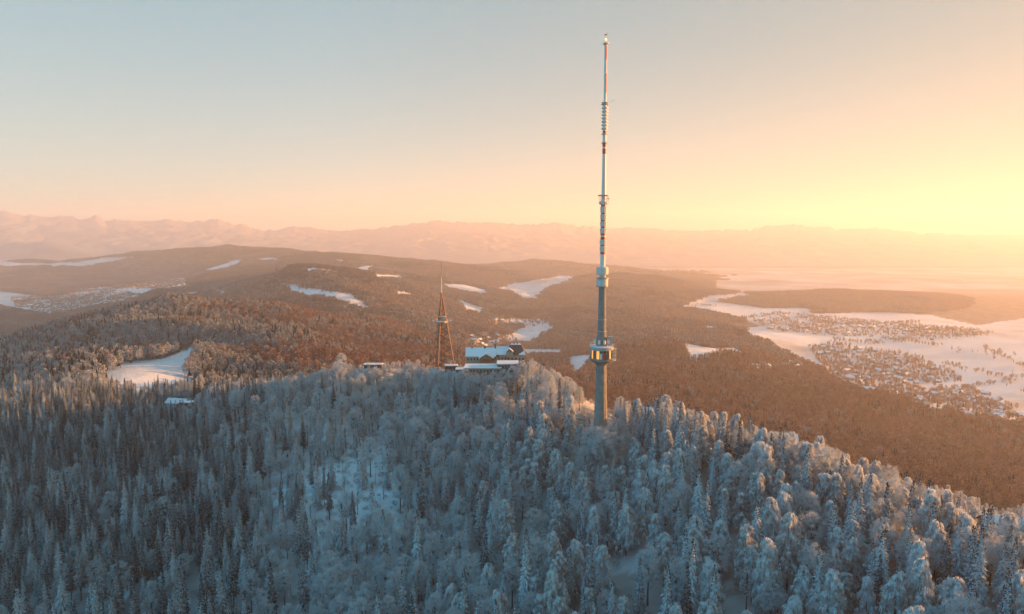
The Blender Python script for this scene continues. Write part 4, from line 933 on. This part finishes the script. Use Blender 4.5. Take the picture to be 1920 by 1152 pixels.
# ------------------------------------------------------------------ the lattice lookout tower
LY = 485.0; LX = ux(832, 690) * LY; LG = float(ground(LX, LY))
def zl(py): return CZ - dn(py) * LY - LG
def build_lookout():
    t = empty('lookout_tower', (LX, LY, LG)); tag(t, 'three legged steel lattice lookout tower with a viewing platform and needle mast', 'lookout tower')
    ap = zl(549); LK = 1280 / (LY * CP)
    feet = [Vector((-8.2, 3.5, -.5)), Vector((-3.6, -5.6, -.5)), Vector((8.2, -.8, -.5))]; top = Vector((-1.0, 0, ap))
    def P(i, z):
        f = (z + .5) / (ap + .5); return feet[i].lerp(top, f ** .93)
    for i in range(3):
        zs = [-.5, zl(641), zl(604), zl(575), ap]
        for a, b in zip(zs, zs[1:]): MB().bar(P(i, a), P(i, b), .48 if a < zl(604) else .42, .46 if a < zl(604) else .36).build('leg', M['lattice'], t)
    lv = [zl(687), zl(672), zl(657), zl(641), zl(628), zl(616), zl(604), zl(592), zl(580), zl(570), zl(560)]
    for k, z in enumerate(lv):
        for i in range(3):
            j = (i + 1) % 3
            if k in (0,): pass
            else: MB().bar(P(i, z), P(j, z), .34).build('cross_beam', M['lattice'], t)
            if k + 1 < len(lv):
                a, b = (P(i, z), P(j, lv[k+1])) if k % 2 == 0 else (P(j, z), P(i, lv[k+1]))
                MB().bar(a, b, .34).build('diagonal_brace', M['lattice'], t)
                if True: MB().bar(P(j, z) if k % 2 == 0 else P(i, z), P(i, lv[k+1]) if k % 2 == 0 else P(j, lv[k+1]), .24).build('diagonal_brace', M['lattice_dark'], t)
    # central stair winding up to the platform
    mb = MB(); n = 90; zt_ = zl(606); c0 = (Vector(feet[0]) + Vector(feet[1]) + Vector(feet[2])) / 3
    for i in range(n):
        a = i * .42; z = zt_ * i / n; sh = c0.lerp(top, z / ap)
        sh = (sh.x, sh.y)
        x, y = sh[0] + 1.7 * math.cos(a), sh[1] + 1.7 * math.sin(a); mb.box(x - .65, x + .65, y - .65, y + .65, z, z + .14)
    mb.build('stair', M['lattice_dark'], t)
    MB().bar((c0.x, c0.y, -.5), (c0.x * .5 - .4, 0, zl(604)), .5).build('stair_column', M['lattice_dark'], t)
    for z in (zl(656), zl(641), zl(630)): MB().box(c0.x - 2.6, c0.x + 2.4, -2, 2.2, z, z + .3).build('stair_landing', M['lattice_dark'], t)
    pc = (c0.x * .5 - .3, .2)
    pl = MB().lathe([(4.2, zl(605)), (4.6, zl(604)), (4.6, zl(603))], 6, *pc).build('platform', M['steel_grey'], t)
    MB().lathe([(4.4, zl(603) + .01), (4.3, zl(603) + .15)], 6, *pc).build('platform_snow', M['snow'], pl)
    for z in (zl(603) + .6, zl(603) + 1.2): MB().ring(4.9, z, .07, 6, *pc).build('handrail', M['steel_white'], pl)
    for i in range(18):
        a = 2 * math.pi * i / 18; r = 4.9 * (math.cos(math.pi / 6) / math.cos((a % (math.pi / 3)) - math.pi / 6))
        MB().bar((pc[0] + r * math.cos(a), pc[1] + r * math.sin(a), zl(603)), (pc[0] + r * math.cos(a), pc[1] + r * math.sin(a), zl(603) + 1.2), .05, n=4).build('railing_post', M['steel_white'], pl)
    for sx in (-6.4, 5.9): MB().box(pc[0] + sx - .5, pc[0] + sx + .9, -.6, .4, zl(603) + .2, zl(600)).build('platform_box', M['steel_white'], t)
    MB().box(pc[0] - 1.6, pc[0] + 2.4, -1.5, 1.5, zl(599), zl(594)).build('upper_cabin', M['steel_grey'], t)
    MB().box(pc[0] - 1.9, pc[0] + 2.7, -1.8, 1.8, zl(594) + .01, zl(593)).build('cabin_snow', M['snow'], t)
    mz = zl(492); MB().bar(top - Vector((0, 0, 3)), (top.x, 0, ap + (mz - ap) * .5), .3, .22).build('needle_mast', M['steel_white'], t)
    MB().bar((top.x, 0, ap + (mz - ap) * .5), (top.x, 0, mz), .22, .1).build('needle_tip', M['dark_steel'], t)
build_lookout()

# ------------------------------------------------------------------ houses
M['plaster'] = plain('cream_plaster', (0.30, 0.26, 0.215), 0.9, vary=.12)
M['timber'] = plain('brown_timber', (0.20, 0.11, 0.06), 0.8, vary=.25)
M['slate'] = plain('slate', (0.07, 0.065, 0.07), 0.7, vary=.25)
M['dark_wood'] = plain('dark_wood', (0.05, 0.04, 0.035), 0.8)
def on(px, py, y): p = at(px, py, y); return (p[0], p[1], float(ground(p[0], p[1])))
def gable(mb, w_, d, z0, z1, ov=.5, th=.3):
    """a pitched slab roof along x"""
    for s_ in (1, -1):
        y0 = s_ * (d / 2 + ov); ye = z0 - ov * (z1 - z0) / (d / 2)
        mb.add([(-w_/2-ov, y0, ye), (w_/2+ov, y0, ye), (w_/2+ov, 0, z1), (-w_/2-ov, 0, z1), (-w_/2-ov, y0, ye+th), (w_/2+ov, y0, ye+th), (w_/2+ov, 0, z1+th), (-w_/2-ov, 0, z1+th)],
               [(0,3,2,1), (4,5,6,7), (0,1,5,4), (1,2,6,5), (2,3,7,6), (3,0,4,7)])
    return mb
def body(mb, w_, d, z0, z1, zr):
    mb.add([(-w_/2,-d/2,z0),(w_/2,-d/2,z0),(w_/2,d/2,z0),(-w_/2,d/2,z0),(-w_/2,-d/2,z1),(w_/2,-d/2,z1),(w_/2,d/2,z1),(-w_/2,d/2,z1),(-w_/2,0,zr),(w_/2,0,zr)],
           [(0,3,2,1),(0,1,5,4),(1,2,6,9,5),(2,3,7,6),(3,0,4,8,7),(4,5,9,8),(6,7,8,9)]); return mb
def windows(t, w_, yf, z, n, ww=1.15, wh=1.6, mt='glass', name='window'):
    for i in range(n):
        x = -w_/2 + w_ * (i + .5) / n
        f = MB().box(x - ww/2 - .12, x + ww/2 + .12, yf - .06, yf + .05, z - .12, z + wh + .12).build(name, M['steel_white'], t)
        MB().box(x - ww/2, x + ww/2, yf - .10, yf - .02, z, z + wh).build('pane', M[mt], f)

HX0, HY0, HZ0 = on(925, 692, 455)
def build_hotel():
    t = empty('hilltop_hotel', (HX0, HY0, HZ0)); tag(t, 'long hilltop hotel with snowy gable roofs and a turret with steep mansard roof', 'hotel')
    K = 1280 / (HY0 * CP)
    def X(px): return (px - 925) / K
    def Z(py): return (692 - py) / K
    def sub(name, cx, cy, rz=0): e = empty(name, (cx, cy, 0), rz); e.parent = t; return e
    # lower storeys
    MB().box(X(874), X(985), -3, 12, -6, Z(673)).build('lower_wall', M['plaster'], t)
    # west wing, roof ridge along the facade
    e = sub('west_wing', (X(874) + X(928)) / 2, 4); wd = X(928) - X(874)
    body(MB(), wd, 11, Z(675), Z(664), Z(652)).build('wall', M['plaster'], e); gable(MB(), wd, 11, Z(664) + .05, Z(652) + .1, .8, .5).build('roof_snow', M['snow'], e)
    windows(e, wd, -5.5, Z(673), 9)
    # timbered cross gable
    e = sub('cross_gable', X(912), -1.5, R(90)); body(MB(), 7, 8.6, Z(676), Z(666.5), Z(659)).build('wall', M['timber'], e); gable(MB(), 7, 8.6, Z(666.5) + .05, Z(659) + .1, .7, .45).build('roof_snow', M['snow'], e)
    for k in range(4): MB().box(X(906) + k * 1.3, X(906) + k * 1.3 + .8, -5.15, -5.02, Z(673), Z(669)).build('gable_window', M['glass'], t)
    MB().box(X(904.5), X(921), -5.3, -5.05, Z(668), Z(667.4)).build('gable_beam', M['plaster'], t)
    # middle wing
    e = sub('middle_wing', (X(928) + X(956)) / 2, 5); wd = X(956) - X(928) + 1
    body(MB(), wd, 10, Z(676), Z(662), Z(650.5)).build('wall', M['plaster'], e); gable(MB(), wd, 10, Z(662) + .05, Z(650.5) + .1, .5, .5).build('roof_snow', M['snow'], e); windows(e, wd, -5, Z(672), 5)
    MB().box(X(924), X(931), .0, 1.6, Z(663), Z(659.5)).build('dormer', M['dark_wood'], t)
    MB().box(X(931), X(936), -.4, 2, Z(668), Z(662)).build('dormer', M['slate'], t)
    # turret block with mansard
    e = sub('turret', X(968), 3.5); a = 6.2
    MB().box(-a, a, -5, 5, Z(690), Z(663)).build('wall', M['plaster'], e)
    MB().add([(-a-.3,-5.3,Z(663)),(a+.3,-5.3,Z(663)),(a+.3,5.3,Z(663)),(-a-.3,5.3,Z(663)),(-a*.62,-2.7,Z(644)),(a*.62,-2.7,Z(644)),(a*.62,2.7,Z(644)),(-a*.62,2.7,Z(644))],
             [(0,3,2,1),(4,5,6,7),(0,1,5,4),(1,2,6,5),(2,3,7,6),(3,0,4,7)]).build('mansard_roof', M['slate'], e)
    MB().add([(-a-.4,-5.4,Z(663)+.02),(-a*.1,-5.1,Z(662)),(-a*.55,-3.6,Z(652)),(-a-.35,-5.35,Z(663)+.4), (a*.3,-5.2,Z(663)+.3),(a+.45,-5.45,Z(663)+.1),(a*.75,-3.4,Z(650)),(a*.66,-2.8,Z(645))],
             [(0,1,2,3),(4,5,6,7)]).build('snow_sheet', M['snow'], e)
    MB().box(-a*.6, a*.6, -2.6, 2.6, Z(644) + .01, Z(643)).build('roof_snow', M['snow'], e)
    for x in (-3.6, -1.2, 1.2, 3.6): MB().box(x - .45, x + .45, -.4, .4, Z(644), Z(641.5)).build('chimney', M['dark_wood'], e)
    MB().ring(3.4, Z(642), .07, 10).build('roof_railing', M['dark_steel'], e)
    d = sub('gable_dormer', X(956), -2.2, R(90)); body(MB(), 3, 4.6, Z(664), Z(655), Z(649.5)).build('wall', M['plaster'], d); gable(MB(), 3, 4.6, Z(655) + .03, Z(649.5) + .1, .35, .3).build('roof_snow', M['snow'], d)
    for x in (X(954.3), X(957.7)): MB().box(x - .35, x + .35, -3.95, -3.68, Z(656.5), Z(653)).build('dormer_window', M['dark_wood'], t)
    windows(e, 2 * a, -5, Z(672), 5, mt='glass')
    # chimneys
    for x, z in ((X(909), Z(651)), (X(928.5), Z(647)), (X(884), Z(652))): MB().box(x - .5, x + .5, 3.2, 4.4, z - 2.2, z + .9).build('chimney', M['dark_wood'], t)
build_hotel()

def pavilion(px, py, y, wd, dp, ht, name, label, cat_, wall='dark_wood', nw=0, rz=0.0, snow=.45, over=.7, group=None):
    x, yy, z = on(px, py, y); t = empty(name, (x, yy, z), rz); tag(t, label, cat_, group)
    MB().box(-wd/2, wd/2, -dp/2, dp/2, -3, ht).build('wall', M[wall], t)
    rf = MB().box(-wd/2-over, wd/2+over, -dp/2-over, dp/2+over, ht + .01, ht + .3).build('roof', M['dark_wood'], t)
    MB().box(-wd/2-over+.1, wd/2+over-.1, -dp/2-over+.1, dp/2+over-.1, ht + .31, ht + .31 + snow).build('roof_snow', M['snow'], rf)
    if nw: windows(t, wd * .94, -dp/2, ht - 2.0, nw, ww=wd * .94 / nw * .7, wh=1.4, mt='glass')
    return t
pavilion(906, 700, 436, 23, 13, 13.2, 'terrace_pavilion', 'long low terrace pavilion with flat snowy roof in front of the hotel gables', 'pavilion', 'timber', 10)
pavilion(893, 706, 427, 15, 6, 9.0, 'terrace_pavilion', 'lowest flat snowy terrace roof at the left end of the hotel', 'pavilion', 'plaster', 6)
pavilion(952, 700, 437, 13, 11, 11.0, 'terrace_pavilion', 'flat snowy glazed pavilion below the hotel turret', 'pavilion', 'dark_wood', 6)
pavilion(868, 692, 468, 9, 6, 2.6, 'kiosk', 'small dark kiosk with snowy roof between the lookout tower and the hotel', 'kiosk', 'dark_wood')
pavilion(846, 694, 478, 8, 5, 3.0, 'kiosk', 'dark shed just right of the lookout tower legs', 'kiosk', 'dark_wood')
pavilion(700, 694, 480, 12, 5, 2.2, 'shelter', 'low snow covered shelter at the far left end of the summit terrace', 'shelter', 'dark_wood')

def railing(x0, x1, y, name, label):
    t = empty(name, ((x0 + x1) / 2, y, float(ground((x0 + x1) / 2, y)))); tag(t, label, 'railing'); n = int((x1 - x0) / 3); w_ = x1 - x0
    gz = float(ground((x0 + x1) / 2, y))
    P_ = [(-w_/2 + w_ * i / n, 0, float(ground(x0 + w_ * i / n, y)) - gz) for i in range(n + 1)]
    for p in P_: MB().bar((p[0], 0, p[2] - .3), (p[0], 0, p[2] + 1.2), .06, n=4).build('railing_post', M['dark_steel'], t)
    mb = MB()
    for a, b in zip(P_, P_[1:]): mb.bar((a[0], 0, a[2] + 1.15), (b[0], 0, b[2] + 1.15), .07, n=4); mb.bar((a[0], 0, a[2] + .6), (b[0], 0, b[2] + .6), .05, n=4)
    mb.build('handrail', M['dark_steel'], t)
railing(-98, -40, 462, 'terrace_railing', 'dark steel railing along the edge of the summit terrace')
railing(-40, -22, 450, 'terrace_railing', 'dark steel railing in front of the small kiosk beside the hotel')

def house(name, loc, rz, wd, dp, h1, hr, label, cat_, group=None, wall='plaster', nw=4, storeys=2):
    t = empty(name, loc, rz); tag(t, label, cat_, group)
    body(MB(), wd, dp, -3, h1, hr).build('wall', M[wall], t)
    gable(MB(), wd, dp, h1 + .03, hr + .05, .7, .2).build('roof', M['dark_wood'], t)
    gable(MB(), wd - .3, dp - .2, h1 + .24, hr + .26, .7, .35).build('roof_snow', M['snow'], t)
    for s_ in range(storeys): windows(t, wd * .9, -dp/2, .8 + 2.7 * s_, nw)
    MB().box(wd * .2, wd * .2 + .8, .5, 1.3, hr - 1.5, hr + 1).build('chimney', M['slate'], t)
    return t
# restaurant on the left ridge, hut beside it
house('restaurant', on(334, 757, 546), R(-12), 17, 9, 4.2, 7.0, 'snow roofed restaurant among the trees on the left ridge', 'restaurant', wall='dark_wood', nw=6, storeys=1)
pavilion(350, 760, 538, 10, 6, 3.4, 'restaurant_annex', 'flat snowy annex at the right end of the left ridge restaurant', 'annex', 'plaster', 4)
pavilion(318, 760, 536, 9, 5, 2.0, 'garden_shelter', 'small snow topped shelter left of the ridge restaurant', 'shelter', 'dark_wood')
house('hut', on(263, 748, 552), R(20), 9, 7, 4.0, 6.4, 'lone hut with a pale snow roof half hidden left of the restaurant', 'hut', wall='dark_wood', nw=3, storeys=1)
for px, py, y, lb in ((1473, 829, 300, 'snow roofed chalet peeping over the crest right of the television tower'), (1872, 981, 206, 'grey roofed house behind the orange trees at the right edge'), (1207, 780, 345, 'white roofed house just behind the spruces right of the tower')):
    x, yy, z = on(px, py, y); zr = CZ - dn(py - 22) * y
    house('chalet', (x, yy, max(z, zr - 8.0)), R(-15), 9, 6, 4.0, 6.0, lb, 'house', nw=4)
# telecom tower far along the ridge
xf, yf, zf = on(519, 512, 3000); t = empty('relay_tower', (xf, yf, zf)); tag(t, 'small dark relay tower far off on the wooded ridge', 'tower')
MB().lathe([(4, 0), (3.4, 26)], 12).build('shaft', M['slate'], t); MB().lathe([(6.5, 26.01), (6.5, 33)], 12).build('head', M['slate'], t); MB().bar((0, 0, 33), (0, 0, 52), 1.1, .5).build('mast', M['slate'], t)

# ------------------------------------------------------------------ villages
M['worn_roof'] = plain('half_snowy_roof', (0.42, 0.36, 0.32), .9, vary=.3, scale=.4)
def hm(name, w_, d, h1, hr, wall, rf_=True):
    b = body(MB(), w_, d, -4, h1, hr); me = bpy.data.meshes.new(name + '_wall'); me.from_pydata(b.v, [], b.f); me.materials.append(wall)
    r_ = gable(MB(), w_, d, h1 + .03, hr + .05, .8, .6); mr = bpy.data.meshes.new(name + '_roof'); mr.from_pydata(r_.v, [], r_.f); mr.materials.append(M['snow'] if rf_ else M['worn_roof']); return me, mr
HM = [hm('house', a, b, c_, d, m_, a != 13) for a, b, c_, d, m_ in ((13, 10, 6, 9.5, M['plaster']), (17, 11, 7.5, 11, M['plaster']), (11, 9, 5, 8.5, M['timber']), (26, 13, 8, 11, M['plaster']))]
hx, hy = jgrid(1200, 7000, -.85, .85, 26, 900); hz = ground(hx, hy); vm = village_mask(hx, hy, hz)
road = np.abs(np.sin(hx / 55 + 2 * fbm(hx / 300, hy / 300, 2, 5))) < .25
k = (rng.random(len(hx)) < vm * .60 * (0.45 + 1.1 * vnoise(hx / 150, hy / 150, 8))) & ~road; hx, hy, hz = hx[k], hy[k], hz[k]
hrot = .6 * fbm(hx / 200, hy / 200, 2, 12) * 3 + rng.integers(0, 2, len(hx)) * 1.5708 + rng.normal(0, .1, len(hx)); hv = rng.choice(4, len(hx), p=[.4, .2, .3, .1]); hpx, hpy = to_px(hx, hy, hz)
seen = (hpx > 4) & (hpx < 1916) & (sees_top(hx, hy, hz - 6)); order = np.where(seen)[0]; order = order[np.argsort(hy[order])][:280]; ch = np.zeros(len(hx), bool); ch[order] = True
def vil(px, py):
    if px > 1180: return ('on the snowy plain nearest the brown wood' if py > 735 else 'on the snowy plain amid garden trees' if py > 690 else 'in the upper plain village')
    if px > 820: return 'in the small valley village behind the hotel'
    return 'in the distant valley town at the left'
HL = ['small cream house with thinly snowed brown roof ', 'broad cream house with snowy roof ', 'small brown timber house with snowy roof ', 'long snow roofed block ']
for i in order:
    e = empty('village_house', (hx[i], hy[i], hz[i]), hrot[i]); wd = vil(hpx[i], hpy[i]); tag(e, HL[hv[i]] + wd, 'house', 'houses ' + wd)
    for nm, me in zip(('wall', 'roof'), HM[hv[i]]):
        o = bpy.data.objects.new(nm, me); COL.objects.link(o); o.parent = e
r_ = ~ch
hj = [join_meshes('town_house', [(a, (0,0,0), 0, 1, 0), (b, (0,0,0), 0, 1, 1)], [a.materials[0], b.materials[0]]) for a, b in HM]
stuff_scatter('far_town', hj, np.stack([hx, hy, hz], -1)[r_], hrot[r_], np.ones(r_.sum()), hv[r_])
# garden trees, hedgerows and tree lines on the plain
gx, gy = jgrid(1200, 7000, -.85, .85, 11, 950); gz = ground(gx, gy); gp, gq = to_px(gx, gy, gz); vm = village_mask(gx, gy, gz)
pr = vm * .62 * (vnoise(gx / 90, gy / 90, 44) > .28)
LINES = [[(1690,612),(1760,622),(1860,628)],[(1845,655),(1870,668),(1920,690)],[(1880,712),(1895,728),(1960,745)],[(1730,735),(1800,728),(1850,722),(1900,716)],[(1560,640),(1640,645),(1700,640),(1760,650)],[(1800,778),(1860,770),(1930,800)],
         [(1380,600),(1450,590),(1520,595)],[(1790,690),(1860,705),(1920,712)],[(60,560),(180,545),(300,535)],[(1650,660),(1720,672),(1840,700)],[(1630,690),(1700,700),(1780,740),(1900,770)],[(1520,606),(1620,612),(1720,606)]]
pl = np.zeros(len(gx))
for ln in LINES:
    for (ax, ay), (bx_, by_) in zip(ln, ln[1:]):
        f = np.clip(((gp - ax) * (bx_ - ax) + (gq - ay) * (by_ - ay)) / ((bx_ - ax) ** 2 + (by_ - ay) ** 2), 0, 1)
        d = np.hypot((gp - ax - f * (bx_ - ax)) * .35, gq - ay - f * (by_ - ay)); pl = np.maximum(pl, .8 * (d < 1.6 + 1.6 * vnoise(gx / 200, gy / 200, 3)))
pl = .7 * pl * (vnoise(gx / 60, gy / 60, 91) > .3)
blob = (fbm(gx / 260, gy / 260, 3, 77) > .42) & (vm < .1) & field_mask(gx, gy, gz)
pr = np.maximum(np.maximum(pr, pl), np.where(blob & (gp > 1250) & (gy < 6000), .08, 0))
k = rng.random(len(gx)) < pr; gx, gy, gz = gx[k], gy[k], gz[k]
stuff_scatter('hedgerow_wood', lowB + lowF + lowS, np.stack([gx, gy, gz - .5], -1), rng.uniform(0, 6, len(gx)), rng.uniform(.5, 1.0, len(gx)), rng.choice(7, len(gx), p=[.25, .22, .2, .1, .08, .08, .07]))

# ------------------------------------------------------------------ haze
def build_haze():
    o = MB().box(-14500, 14500, -600, 16400, -30, CZ + 510).build('haze', bpy.data.materials.new('haze_air'))
    m = o.data.materials[0]; m.use_nodes = True; n = m.node_tree.nodes; n.remove(n['Principled BSDF'])
    v = n.new('ShaderNodeVolumePrincipled'); v.inputs['Color'].default_value = HAZE_COLOR
    v.inputs['Density'].default_value = HAZE_DENSITY; v.inputs['Anisotropy'].default_value = HAZE_G
    m.node_tree.links.new(v.outputs[0], n['Material Output'].inputs['Volume'])
    tag(o, kind='stuff')
build_haze()
